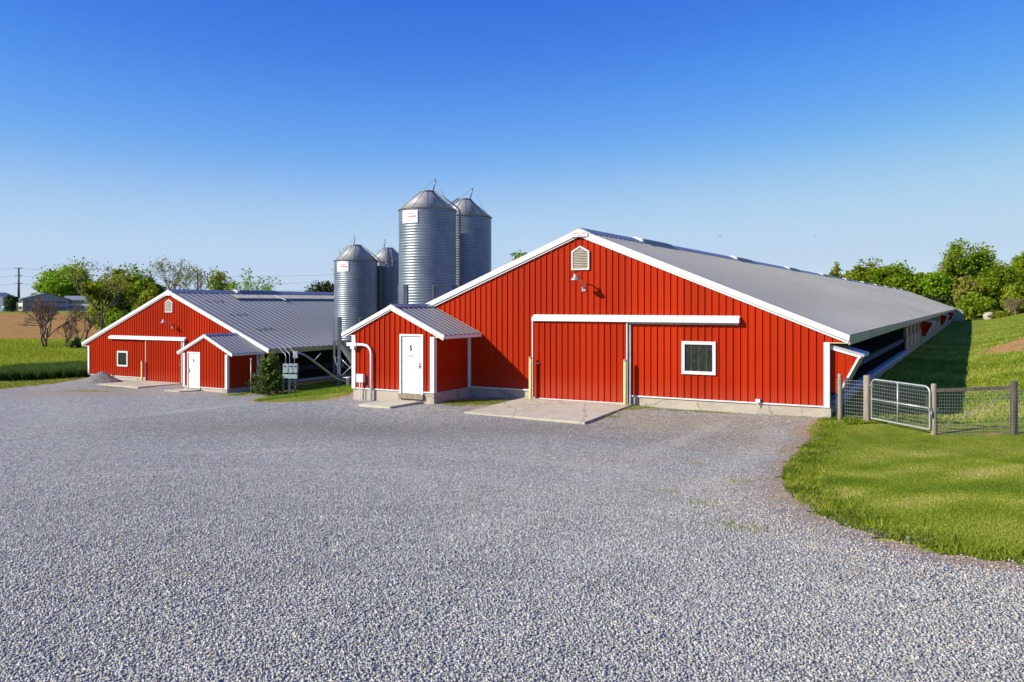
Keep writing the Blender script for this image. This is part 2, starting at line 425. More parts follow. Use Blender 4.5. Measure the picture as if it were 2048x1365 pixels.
M = dict(
    red=m_red(), roof=m_roof(), bin=m_bin(), gravel=m_gravel(), ground=m_ground(), soil=m_soil(), glass=m_glass(), slat=m_slat(),
    white=plain("white_trim", (.70, .70, .69), .45, var=.05, scale=2), door=plain("white_door_paint", (.72, .73, .73), .4, var=.04),
    conc=m_concrete("foundation_concrete", (.46, .40, .32), (.33, .25, .17)),
    slab=m_concrete("slab_concrete", (.52, .48, .36), (.38, .29, .17)),
    yellow=plain("yellow_post_paint", (.62, .50, .20), .6, var=.2, scale=8), black=plain("black_parts", (.015, .015, .017), .5),
    dark=plain("dark_curtain", (.008, .009, .011), .75, var=.4, scale=1.5, spec=.15, stretch=(1, 6, .4)), sill=plain("grey_sill_steel", (.36, .38, .41), .55, var=.15),
    fascia=plain("fascia_shade_tan", (.46, .41, .22), .7, var=.2, scale=2), ring=plain("tie_ring", (.30, .31, .32), .6),  # fascia tan paints shade and grass bounce onto white eave boards
    louvre=plain("louvre_slats", (.36, .33, .24), .7, var=.15), grey=plain("grey_steel", (.30, .31, .33), .45, metal=.5, var=.2),
    conegrey=plain("bin_roof_steel", (.30, .30, .295), .55, metal=.2, var=.15, scale=2), leg=plain("bin_leg_steel", (.16, .18, .20), .5, metal=.5, var=.2),
    post=m_wood("weathered_post", (.20, .16, .12), (.38, .32, .25)), darkpost=m_wood("dark_rail", (.05, .04, .035), (.12, .10, .085)),
    wire=plain("galvanised_wire", (.36, .37, .37), .45, metal=.5, var=.1), gate=plain("gate_tube", (.44, .45, .45), .4, metal=.4, var=.15, scale=8),
    box=plain("grey_box_paint", (.42, .50, .52), .5, var=.08), bark=m_wood("bark", (.05, .04, .03), (.14, .11, .085), 3),
    twig=m_wood("bare_twig", (.16, .10, .07), (.26, .18, .13), 3), poletim=m_wood("pole_timber", (.07, .05, .04), (.14, .11, .09), 2),
    farwall=plain("far_white_wall", (.62, .58, .50), .8, var=.12, scale=.3), fargrey=plain("far_grey_wall", (.30, .30, .33), .8, var=.12, scale=.3),
    farroof=plain("far_roof", (.22, .23, .26), .6, var=.15, scale=.2), farwin=plain("far_window", (.05, .05, .055), .3),
    rock=m_concrete("rock", (.5, .45, .40), (.36, .3, .24)), redtext=plain("sign_red", (.55, .09, .08), .6), greytext=plain("sign_grey", (.26, .25, .22), .6),
    timber=m_wood("sill_timber", (.16, .13, .09), (.34, .29, .2), 4), bluep=plain("pale_blue_paint", (.22, .42, .55), .5),
)
M['leafA'] = m_leaf("leaf_bright", [(0, (.10, .18, .008)), (.5, (.23, .36, .013)), (1, (.42, .50, .03))], .5)
M['leafB'] = m_leaf("leaf_olive", [(0, (.12, .16, .010)), (.5, (.26, .31, .017)), (1, (.43, .44, .045))], .5)
M['leafC'] = m_leaf("leaf_dark", [(0, (.02, .04, .010)), (.5, (.05, .085, .016)), (1, (.12, .16, .03))], .3)
M['leafY'] = m_leaf("leaf_yellowing", [(0, (.16, .14, .02)), (.5, (.28, .25, .04)), (1, (.40, .34, .08))], .4)
M['blade'] = m_leaf("grass_blade", [(0, (.11, .175, .008)), (.4, (.22, .30, .014)), (.72, (.38, .41, .03)), (1, (.60, .51, .18))], .42)
M['crop'] = m_leaf("tall_crop_blade", [(0, (.035, .085, .012)), (.6, (.08, .16, .018)), (1, (.18, .22, .05))], .35)
M['meadow'] = m_leaf("meadow_blade", [(0, (.20, .27, .012)), (.6, (.36, .42, .02)), (1, (.52, .46, .10))], .45)

# ------------------------------------------------------------------ terrain
rng = np.random.default_rng(7)
def axis(lo, hi, d0, dense_lo, dense_hi, growth=1.12):
    a = list(np.arange(dense_lo, dense_hi + 1e-6, d0))
    s, x = d0, dense_hi
    while x < hi: s *= growth; x += s; a.append(x)
    s, x = d0, dense_lo
    while x > lo: s *= growth; x -= s; a.insert(0, x)
    return np.array(a)
def inpoly(X, Y, P):
    ins = np.zeros(X.shape, bool); n = len(P)
    for i in range(n):
        x0, y0 = P[i]; x1, y1 = P[(i + 1) % n]
        c = ((y0 > Y) != (y1 > Y)) & (X < (x1 - x0) * (Y - y0) / (y1 - y0 + 1e-12) + x0)
        ins ^= c
    return ins
def wob(X, Y): return .10 * np.sin(X * 5.1 + Y * 2.3) + .08 * np.sin(X * 9.7 - Y * 7.1 + 1) + .06 * np.sin(Y * 13.3 + X * 3.1)
def bare_mask(X, Y):
    """bare earth: the strip on the bank and the worn ground along the fence"""
    P = [gpt(1952, 707), gpt(1980, 695), gpt(2012, 688), gpt(2048, 674), gpt(2140, 652), gpt(2140, 688), gpt(2048, 701), gpt(2000, 707)]
    b = np.where(inpoly(X + 3 * wob(X * .6, Y * .6), Y + 3 * wob(Y * .6, X * .6), P), .95, 0.0)
    f0, f1 = gpt(1870, 868), gpt(2048, 868)
    b = np.maximum(b, .75 - seg_dist(X, Y, f0, f1) / 1.1)
    f0, f1 = gpt(1690, 833), gpt(1760, 840)
    b = np.maximum(b, .8 - seg_dist(X, Y, f0, f1) / .9)
    return np.clip(b, 0, 1)
def seg_dist(X, Y, p, q):
    vx, vy = q[0] - p[0], q[1] - p[1]
    t = np.clip(((X - p[0]) * vx + (Y - p[1]) * vy) / (vx * vx + vy * vy + 1e-9), 0, 1)
    return np.hypot(X - p[0] - t * vx, Y - p[1] - t * vy)
def sheet(name, xs, ys, mat, lift=0.0, keep=None, attrs=None):
    X, Y = np.meshgrid(xs, ys); Z = gz(X, Y) + lift
    V = np.stack([X, Y, Z], -1).reshape(-1, 3)
    nx, ny = len(xs), len(ys)
    i = np.arange(nx * ny).reshape(ny, nx)
    Q = np.stack([i[:-1, :-1], i[:-1, 1:], i[1:, 1:], i[1:, :-1]], -1).reshape(-1, 4)
    if keep is not None:
        c = V[Q].mean(1); k = keep(c[:, 0], c[:, 1]); Q = Q[k]
        used = np.unique(Q); mp = np.full(len(V), -1); mp[used] = np.arange(len(used)); Q = mp[Q]; V = V[used]
    at_ = {n: ('POINT', f(V[:, 0], V[:, 1])) for n, f in (attrs or {}).items()}
    return npmesh(name, V, Q, mat, None, at_, smooth=True)
xs = axis(-2500, 2500, .6, -45, 45); ys = axis(-60, 4000, .6, 2, 75)
tag(sheet("ground", xs, ys, M['ground'], 0, None, {"bare": bare_mask}), kind="structure")

def poly_dist(X, Y, P):
    d = np.full(X.shape, 1e9)
    for i in range(len(P)): d = np.minimum(d, seg_dist(X, Y, P[i], P[(i + 1) % len(P)]))
    return d
edge_px = [(1664, 834), (1650, 838), (1640, 848), (1622, 862), (1634, 876), (1618, 893), (1592, 922), (1577, 948), (1584, 975), (1604, 998),
           (1640, 1022), (1690, 1047), (1745, 1066), (1805, 1083), (1865, 1100), (1930, 1114), (2000, 1122), (2060, 1130), (2200, 1150)]
EDGE = [gpt(*p) for p in edge_px]
left_px = [(0, 779), (60, 773), (120, 766), (165, 757)]
mid_px = [(452, 792), (500, 789), (545, 785), (588, 780), (555, 789), (520, 798), (512, 806), (560, 805), (610, 803), (660, 799), (700, 790), (706, 782)]
GRAV = EDGE + [(14, 3), (14, -20), (-40, -20), (-60, 20), (-45, 47)] + [gpt(*p) for p in left_px] + \
    [W(-8, 0.3, O6), W(8, 0.3, O6)] + [gpt(*p) for p in mid_px] + [W(-8, -.5), W(-7, .5), W(8.2, .5)]
def grav_keep(X, Y):
    return inpoly(X + wob(X, Y), Y + wob(Y, X), GRAV)
def grav_edge(X, Y):
    return np.clip(np.minimum(poly_dist(X, Y, EDGE[:-1]) , poly_dist(X, Y, [gpt(*p) for p in mid_px + left_px])) / 1.2, 0, 1) if False else np.clip(line_dist(X, Y) / 1.0, 0, 1)
def line_dist(X, Y):
    d = np.full(X.shape, 1e9)
    for P in (EDGE, [gpt(*p) for p in mid_px], [gpt(*p) for p in left_px]):
        for a, b in zip(P[:-1], P[1:]): d = np.minimum(d, seg_dist(X, Y, a, b))
    return d
def grav_dirt(X, Y):
    d = np.zeros(X.shape)
    def spot(c, rx, ry, a):
        nonlocal d
        d = np.maximum(d, a * np.exp(-((X - c[0]) / rx) ** 2 - ((Y - c[1]) / ry) ** 2))
    spot(gpt(150, 786), 4, 2.2, .9); spot(gpt(230, 790), 4, 1.2, .8)
    spot(gpt(1400, 850), 4.5, 1.6, .75); spot(gpt(1520, 880), 2.4, 2.8, .7); spot(gpt(1250, 920), 2.5, 1.2, .45); spot(gpt(1450, 1000), 1.6, 1.6, .5); spot(gpt(1560, 1050), 1.0, 1.0, .45); spot(gpt(1130, 985), 1.2, .5, .4); spot(gpt(900, 905), 3, .6, .35); spot(gpt(330, 1150), 1, .4, .35); spot(gpt(1000, 815), 1.6, .9, .7)
    spot(gpt(1480, 970), 1.6, 1.5, .5); spot(gpt(450, 855), 5, 1.2, .45); spot(gpt(1240, 830), 1.2, .8, .6); spot(gpt(1600, 850), 1, 1.5, .6)
    return d
def grav_fines(X, Y):
    d = np.zeros(X.shape)
    for (px, py, rx, ry, a) in ((560, 852, 5, 2.6, .8), (760, 862, 5, 2.2, .85), (960, 862, 4, 1.6, .75), (350, 835, 6, 3, .5), (1080, 855, 2.5, 1.2, .6), (700, 1148, 1.5, .3, .6), (980, 1130, 1.4, .22, .5),
                               (430, 1075, 1.6, .4, .4), (1250, 1160, 1.2, .25, .5), (1300, 880, 3, 1.3, .5), (820, 1020, 2, .5, .35), (250, 1010, 2.2, .6, .35)):
        c = gpt(px, py); d = np.maximum(d, a * np.exp(-((X - c[0]) / rx) ** 2 - ((Y - c[1]) / ry) ** 2))
    return d
TRACKS = [[(250, 905), (560, 900), (860, 905), (1150, 930), (1400, 985), (1600, 1100), (1720, 1260)], [(120, 960), (500, 940), (840, 945), (1100, 980), (1290, 1050), (1400, 1180), (1440, 1380)],
          [(1450, 845), (1330, 890), (1180, 960), (900, 1080), (560, 1230), (240, 1400)], [(1560, 860), (1470, 930), (1330, 1020), (1080, 1180), (860, 1400)]]
def grav_worn(X, Y):
    d = np.zeros(X.shape)
    for k, T_ in enumerate(TRACKS):
        P = [gpt(*p) for p in T_]
        m = np.full(X.shape, 9.0)
        for a, b in zip(P[:-1], P[1:]): m = np.minimum(m, seg_dist(X, Y, a, b))
        m = m + .22 * np.sin(X * 1.3 + k) * np.sin(Y * 1.7)
        d = np.maximum(d, (.38 if k < 2 else .45) * np.clip(1 - m / .55, 0, 1))
    return d
gx = np.arange(-62, 14.3, .28); gy = np.concatenate([np.arange(-20, 4, .8), np.arange(4, 58, .22)])
tag(sheet("gravel_yard", gx, gy, M['gravel'], .012, grav_keep, {"edge": grav_edge, "dirt": grav_dirt, "fines": grav_fines, "worn": grav_worn}), kind="structure")

# ploughed field and mown strips on the far left
FIELD = [gpt(-120, 681), gpt(60, 682), gpt(150, 681), gpt(230, 672), gpt(330, 640), gpt(330, 628), gpt(-160, 627)]
fx = np.arange(-420, -40, 3.0); fy = np.arange(90, 470, 4.0)
tag(sheet("ploughed_field", fx, fy, M['soil'], .12, lambda X, Y: inpoly(X, Y, FIELD)), kind="structure")

# ------------------------------------------------------------------ corrugated sheet
def ribs(s0, s1, pitch=.2286, h=.034, phase=0.0, minor=True, wide=1.0):
    """breakpoints (s, offset) of ribbed steel between s0 and s1"""
    out = [(s0, 0.0)]
    k0 = math.floor((s0 - phase) / pitch) - 1; k1 = math.ceil((s1 - phase) / pitch) + 1
    for k in range(k0, k1):
        c = phase + k * pitch
        seq = [(c - .026 * wide, 0), (c - .014 * wide, h), (c + .014 * wide, h), (c + .024 * wide, 0)]
        if minor:
            for q in (1 / 3, 2 / 3):
                m_ = c + pitch * q; seq += [(m_ - .012, 0), (m_, h * .16), (m_ + .012, 0)]
        for s, o in seq:
            if s0 + 1e-4 < s < s1 - 1e-4: out.append((s, o))
    out.append((s1, 0.0))
    return out
def siding(mb, s0, s1, bot, top, mapper, holes=(), extra=(), phase=0.0, minor=True, pitch=.2286, h=.034, wide=1.0):
    br = ribs(s0, s1, pitch, h, phase, minor, wide)
    def off(s):
        for (a, oa), (b, ob) in zip(br[:-1], br[1:]):
            if a <= s <= b: return oa + (ob - oa) * ((s - a) / (b - a) if b > a else 0)
        return 0
    ex = list(extra) + [v for hl in holes for v in hl[:2]]
    pts = sorted(br + [(e, off(e)) for e in ex if s0 < e < s1])
    for (a, oa), (b, ob) in zip(pts[:-1], pts[1:]):
        if b - a < 1e-5: continue
        m_ = (a + b) / 2
        za0, zb0, za1, zb1 = bot(a), bot(b), top(a), top(b)
        spans = [((za0, zb0), (za1, zb1))]
        for (h0, h1, y0, y1) in holes:
            if h0 < m_ < h1:
                spans = [((za0, zb0), (y0, y0)), ((y1, y1), (za1, zb1))]
        for lo, hi in spans:
            if hi[0] - lo[0] < 1e-4 and hi[1] - lo[1] < 1e-4: continue
            mb.quad(mapper(a, oa, lo[0]), mapper(b, ob, lo[1]), mapper(b, ob, hi[1]), mapper(a, oa, hi[0]))

def frame_mb(g0, g1, h0, h1, wd, y0, y1):
    f = MB()
    f.box(g0, g1, y0, y1, h1 - wd, h1); f.box(g0, g1, y0, y1, h0, h0 + wd)
    f.box(g0, g0 + wd, y0, y1, h0 + wd, h1 - wd); f.box(g1 - wd, g1, y0, y1, h0 + wd, h1 - wd)
    return f

def make_barn(label, O, base, five):
    T = thing("barn", label, "barn", (O[0], O[1], base), -TH, "long red poultry barns")
    rl = lambda g: HR - SL * abs(g) - .05
    fmap = lambda s, o, z: (s, -o, z)
    win = (3.72, 4.72, .87, 1.82) if five else (-5.02, -4.06, .72, 1.62)
    w_ = MB()
    siding(w_, -HW, HW, lambda s: 0, rl, fmap, holes=[win], extra=[0], phase=.05)
    siding(w_, HW, GE - .05, lambda s: HEV, rl, fmap, phase=.05)
    siding(w_, -GE + .05, -HW, lambda s: HEV, rl, fmap, phase=.05)
    w_.build("wall", M['red'], T)
    # foundation with its cold joints
    fb = MB()
    fb.box(-HW + .02, 1.0 if not five else HW, .015, .3, -1.3, -.012)
    if not five: fb.box(1.0, HW, .015, .3, -1.3, -.012)
    fb.box(-HW + .02, -HW + .3, .3, LEN, -1.6, -.012)
    fb.box(HW - .18, HW + .06, -.01, .16, -1.3, -.02)
    fb.build("foundation", M['conc'], T)
    sf = MB(); sf.box(HW - .3, HW - .02, .3, LEN, -1.3, -.012); sf.build("side_foundation", M['slat'], T)
    for a_, b_ in ((-HW, -1.9), (1.9, HW)): MB().box(a_ + .145, b_, -.035, .0, -.03, .012).build("base_trim", M['white'], T) if a_ < 0 else MB().box(a_, b_ - .145, -.035, .0, -.03, .012).build("base_trim", M['white'], T)
    # roof: two ribbed slopes on a thin deck
    n = math.hypot(1, SL); cs, sn = 1 / n, SL / n; LS = GE * n
    r_ = MB()
    for sg in (-1, 1):
        def rmap(s, o, z, sg=sg): return (sg * (z * cs + o * sn), s, HR - z * sn + o * cs)
        siding(r_, -.07, LEN + .36, lambda s: 0, lambda s: LS, rmap, phase=0, minor=False, h=.021, wide=1.2, pitch=.4572)
        r_.quad((sg * .0, -.07, HR - .06), (sg * .0, LEN + .36, HR - .06), (sg * GE, LEN + .36, HR - .06 - SL * GE), (sg * GE, -.07, HR - .06 - SL * GE))
    rf = r_.build("roof", M['roof'], T)
    # ridge cap with longer raised vent boxes
    rc = MB()
    prof = [(-.42, HR - .13), (0, HR + .07), (.42, HR - .13), (.42, HR - .17), (-.42, HR - .17)]
    rc.prism(prof, 'y', -.085, LEN + .4)
    rc.build("ridge_cap", M['grey'], rf)
    for k in range(10):
        v = MB(); d0 = 5.6 + 15.2 * k
        v.prism([(-.33, HR - .1), (-.3, HR + .02), (0, HR + .12), (.3, HR + .02), (.33, HR - .1)], 'y', d0, d0 + 3.6)
        v.build("ridge_vent", M['leg'], rf)
        e = MB(); e.prism([(-.34, HR - .12), (-.32, HR + .03), (0, HR + .135), (.32, HR + .03), (.34, HR - .12)], 'y', d0 - .25, d0 - .005)
        e.build("vent_end", M['white'], rf)
    if not five:
        # raised upper course of steel on the visible slope, held by pale straps
        st = MB()
        def rm(s, o, z): return (z * cs + o * sn, s, HR - z * sn + o * cs)
        siding(st, 4.2, LEN, lambda s: .9, lambda s: 1.55, lambda s, o, z: rm(s, o + .10, z), minor=False, h=.03)
        st.quad(rm(4.2, .10, 1.55), rm(LEN, .10, 1.55), rm(LEN, .02, 1.55), rm(4.2, .02, 1.55))
        st.build("raised_roof_course", M['roof'], rf)
        for k in range(8):
            d0 = 8.2 + 7.6 * k
            s_ = MB(); p, q = rm(d0, .16, 1.05), rm(d0 + .25, .14, 1.95); s_.beam(p, q, .16, .05); s_.build("roof_strap", M['white'], rf)
        for (d0, z0) in ((1.4, 1.9), (1.4, 4.2), (1.5, 6.6)):
            for j in range(3):
                for i in range(1):
                    s_ = MB(); s_.beam(rm(d0 + j * .55, .05, z0 + i * .22), rm(d0 + j * .55 + .22, .05, z0 + i * .22), .04, .04); s_.build("roof_dash", M['black'], rf)  # small black dashes set on the slope
    # white rake boards, soffit returns and corner trims
    for sg in (-1, 1):
        b = MB()
        y0 = -.115
        b.prism([(0, HR + .015), (sg * (GE + .03), HR + .015 - SL * (GE + .03)), (sg * (GE + .0), HR - SL * GE - .175), (sg * .0, HR - .19)], 'y', y0, y0 + .045)
        b.prism([(0, HR - .20), (sg * (GE - .03), HR - .20 - SL * (GE - .03)), (sg * (GE - .03), HR - .255 - SL * (GE - .03)), (0, HR - .255)], 'y', -.075, -.047)
        b.build("rake_trim", M['white'], T)
        c = MB(); a0, a1 = sorted((sg * (HW + .03), sg * (HW - .14)))
        c.box(a0, a1, -.045, -.0, -.03, HEV); b0, b1 = sorted((sg * (HW + .03), sg * (HW - .0))); c.box(b0, b1, 0, .14, -.03, HEV)
        c.build("corner_trim", M['white'], T)
        s = MB(); a0, a1 = sorted((sg * (HW + .04), sg * (GE - .03))); s.box(a0, a1, -.04, LEN, HEV - .03, HEV); s.build("eave_soffit", M['white'] if sg < 0 else M['fascia'], T)  # right soffit takes the shade-tinted tan
        f = MB(); a0, a1 = sorted((sg * (GE + .025), sg * (GE - .02)))
        f.box(a0, a1, -.065, LEN + .3, HEV - .06, HR - SL * GE - .02); a0, a1 = sorted((sg * (GE + .05), sg * (GE + .026)))
        f.box(a0, a1, -.065, LEN + .3, HR - SL * GE - .13, HR - SL * GE - .03)
        f.build("fascia", M['fascia'] if sg > 0 else M['white'], T)  # right board's shaded tone is put into its colour
    # long walls
    lw = MB()
    for sg in ((-1, 1)):
        def lm(s, o, z, sg=sg): return (sg * (HW - .03 + o), s, z)
        if sg < 0: siding(lw, 0, LEN, lambda s: 0, lambda s: HEV, lm, minor=False, pitch=.9)
    lw.quad((-HW, LEN, 0), (HW, LEN, 0), (HW, LEN, HEV + .3), (-HW, LEN, HEV + .3)); lw.quad((-HW, LEN, HEV + .3), (HW, LEN, HEV + .3), (0, LEN, HR - .1))
    lw.build("rear_wall", M['red'], T)
    EB = 32.0 if five else 40.0
    cu = MB()
    def cm(s, o, z): return (HW - .22 + o, s, z)
    siding(cu, .1, EB, lambda s: -.05, lambda s: HEV, cm, minor=False, pitch=.55, h=.05)
    cu.build("side_curtain", M['dark'], T)
    bw = MB()
    bw.box(HW - .1, HW - .04, EB + .0, LEN, -.05, .95)
    bw.box(HW - .13, HW - .11, EB, LEN, .95, HEV)
    bw.build("board_wall", M['slat'], T)
    st = MB(); d = EB
    while d < LEN:
        st.box(HW - .1, HW - .0, d, d + .14, -.05, HEV - .03); d += 4.0 if five else 6.0
    for hh in (.94, 1.55):
        st.box(HW - .105, HW - .02, EB + .14, LEN, hh, hh + .07)
    st.build("wall_stud", M['post'], T)
    si = MB(); si.prism([(HW - .2, -.05), (HW + .05, -.07), (HW + .10, -.02), (HW + .10, .06), (HW + .02, .11), (HW - .2, .13)], 'y', .6, EB - .1); si.build("sill", M['sill'], T)
    rg = MB(); d = 1.6
    while d < EB - .3:
        rr = .105; pts = [(HW - .13 + .02 * math.sin(d * 5), d + rr * .9 * math.cos(a), .78 + rr * 1.25 * math.sin(a)) for a in np.linspace(0, 2 * math.pi, 11)]
        rg.tube(pts, .009, 4, cap=False); d += .29
    rg.build("tie_ring_row", M['ring'], T)
    # fan hoods hung on the long wall
    for hd in ((.12, 50.5, 93.0, 130.0) if five else (60.0, 95.0)):
        h_ = MB(); p0 = HW + (.05 if hd < 1 else -.02)
        side = [(p0, 1.82), (HW + .86, 1.58), (HW + .28, .42), (p0, .42)]
        dd = 1.25
        for y in (hd, hd + dd):
            def hm(s, o, z, y=y, sgn=(-1 if y == hd else 1)): return (s, y + sgn * o, z)
            bot = lambda s: .42 if s < HW + .28 else .42 + (s - HW - .28) * 2.0
            top = lambda s: 1.82 - (s - p0) * .29
            siding(h_, p0, HW + .86, bot, top, hm, extra=[HW + .28], minor=False, h=.014, phase=HW + .2)
        h_.quad((HW + .86, hd, 1.58), (HW + .86, hd + dd, 1.58), (HW + .28, hd + dd, .42), (HW + .28, hd, .42))
        ho = h_.build("fan_hood", M['red'], T)
        rf_ = MB(); rf_.prism([(p0, 1.87), (HW + .98, 1.60), (HW + .98, 1.52), (p0, 1.80)], 'y', hd - .06, hd + dd + .06); rf_.build("hood_roof", M['sill'], ho)
        tr = MB(); tr.beam((HW + .88, hd - .03, 1.6), (HW + .27, hd - .03, .40), .05, .06); tr.beam((p0, hd - .035, 1.77), (HW + .9, hd - .035, 1.53), .05, .09)
        tr.build("hood_trim", M['white'], ho)
        fc = MB(); fc.beam((HW + .885, hd + dd / 2, 1.56), (HW + .30, hd + dd / 2, .40), dd, .025); fc.build("hood_face", M['fascia'], ho)
    # louvred gable vent
    lv = MB()
    g0, g1, hb, hs_, ht = -.30, .37, 4.28, 4.93, 5.12
    gm = (g0 + g1) / 2
    hw = .045
    lv.box(g0, g0 + hw, -.07, -.0, hb, hs_); lv.box(g1 - hw, g1, -.07, 0, hb, hs_); lv.box(g0 + hw, g1 - hw, -.07, 0, hb, hb + hw)
    lv.prism([(g0, hs_), (gm, ht), (gm, ht - .05), (g0 + .02, hs_ - .045)], 'y', -.072, 0); lv.prism([(gm, ht), (g1, hs_), (g1 - .02, hs_ - .045), (gm, ht - .05)], 'y', -.072, 0)
    lo = lv.build("louvre_vent", M['white'], T)
    bk = MB(); bk.prism([(g0 + .03, hb + .03), (g1 - .03, hb + .03), (g1 - .03, hs_ - .02), (gm, ht - .04), (g0 + .03, hs_ - .02)], 'y', -.026, -.023); bk.build("vent_back", M['black'], lo)
    sb = MB(); z = hb + .06
    while z < ht - .1:
        half = (g1 - g0) / 2 - .05
        if z > hs_ - .05: half *= max(.1, (ht - .06 - z) / (ht - hs_))
        sb.quad((gm - half, -.062, z), (gm + half, -.062, z), (gm + half, -.03, z + .045), (gm - half, -.03, z + .045)); z += .058
    sb.build("vent_slats", M['louvre'], lo)
    # gooseneck yard lamp
    lx, lz = (.16, 3.62) if five else (.36, 3.35)
    la = MB()
    arm = [(lx, -.03, lz), (lx, -.10, lz + .06), (lx - .01, -.14, lz + .22), (lx - .02, -.28, lz + .36), (lx - .03, -.45, lz + .42), (lx - .03, -.62, lz + .43)]
    la.tube(arm, .022, 8); la.box(lx - .07, lx + .07, -.05, -.02, lz - .09, lz + .07)
    lo = la.build("lamp_arm", M['grey'], T)
    hd_ = MB(); hd_.lathe([(.03, lz + .50), (.055, lz + .49), (.06, lz + .40), (.09, lz + .37), (.15, lz + .31), (.155, lz + .285), (.12, lz + .29), (.02, lz + .33)], 20, c=(lx - .03, -.68)); hd_.build("lamp_head", M['gate'], lo)
    # sliding door, its frame and the sloped track cover
    dl, dr = (-1.79, 1.77) if five else (-2.08, 1.30)
    hl, hr_ = (-1.80, 5.56) if five else (-5.80, 1.66)
    dm = MB()
    siding(dm, dl, dr, lambda s: -.25, lambda s: 2.50, lambda s, o, z: (s, -.10 - o, z), phase=.02)
    dm.box(dl, dr, -.095, -.04, -.25, 2.5)
    dob = dm.build("sliding_door", M['red'], T)
    df = MB(); df.box(dl - .035, dl, -.135, -.04, -.26, 2.5); df.box(dr, dr + .035, -.135, -.04, -.26, 2.5); df.box(dl - .035, dr + .035, -.13, -.05, -.30, -.255)
    df.build("door_frame", M['white'], dob)
    hnd = MB(); hx = dl + .12 if five else dr - .12
    hnd.tube([(hx - .02, -.13, .98), (hx + .0, -.17, .98), (hx + .14, -.17, .985), (hx + .16, -.13, .985)], .014, 6); hnd.build("door_latch", M['gate'], dob)
    th = MB(); th.prism([(-.02, 2.72), (-.20, 2.62), (-.22, 2.50), (-.20, 2.48), (-.02, 2.50)], 'x', hl, hr_); th.build("track_cover", M['white'], T)
    ju = MB()
    if five: ju.box(dr + .06, dr + .13, -.075, -.023, -.28, 2.49); ju.box(dr + .14, hr_ - .05, -.07, -.022, 2.42, 2.475)
    else: ju.box(dr + .06, dr + .2, -.08, -.023, -.28, 2.46)
    ju.build("door_jamb", M['sill'] if five else M['white'], T)
    # window
    wf = frame_mb(win[0] - .06, win[1] + .06, win[2] - .06, win[3] + .06, .10, -.065, .05).build("window", M['white'], T)
    pn = MB(); pn.box(win[0] + .03, win[1] - .03, -.012, 0.02, win[2] + .03, win[3] - .03); pn.build("pane", M['glass'], wf)
    mu = MB()
    for i in (1, 2, 3):
        x = win[0] + (win[1] - win[0]) * i / 4; mu.box(x - .002, x + .002, -.016, -.013, win[2] + .05, win[3] - .06)
    mu.build("glazing_bars", M['greytext'], wf)
    if five:
        ob = MB(); ob.box(6.05, 6.19, -.12, -.02, .02, .12); ob.tube([(6.12, -.07, .02), (6.12, -.07, -.1)], .02, 6); ob.build("outlet_box", M['white'], T)
        pl = MB(); pl.prism([(-.26, 5.43), (.35, 5.43), (.35, 5.555), (.045, 5.66), (-.26, 5.555)], 'y', -.155, -.12); sg = pl.build("peak_sign", M['door'], T)
        text_mesh("sign_writing", "FORREST B. YODER", .075, M['redtext'], sg, (.045, -.158, 5.545), sx=.86)
        text_mesh("sign_writing", "BUILDER", .05, M['redtext'], sg, (.045, -.158, 5.47))
    else:
        pl = MB(); pl.prism([(-.3, 5.36), (.3, 5.36), (.3, 5.53), (0, 5.645), (-.3, 5.53)], 'y', -.13, -.12); pl.build("peak_plate", M['door'], T)
        ob = MB(); ob.box(-5.65, -5.5, -.12, -.02, .02, .1); ob.build("outlet_box", M['post'], T)
    return T
barn5 = make_barn("nearer red barn with white trim, square window and long grey roof", O5, B5, True)
barn6 = make_barn("farther red barn set lower at left with grey ribbed roof and white trim", O6, B6, False)
# lower annexe at the far end of the near barn
e = MB(); e.box(HW, HW + 1.9, LEN - 2, LEN + 4, -.3, 1.75); eo = e.build("end_lean_to", M['sill'], barn5)
e = MB(); e.prism([(HW, 2.05), (HW + 2.1, 1.85), (HW + 2.1, 1.76), (HW, 1.96)], 'y', LEN - 2.2, LEN + 4.2); e.build("lean_to_roof", M['white'], eo)

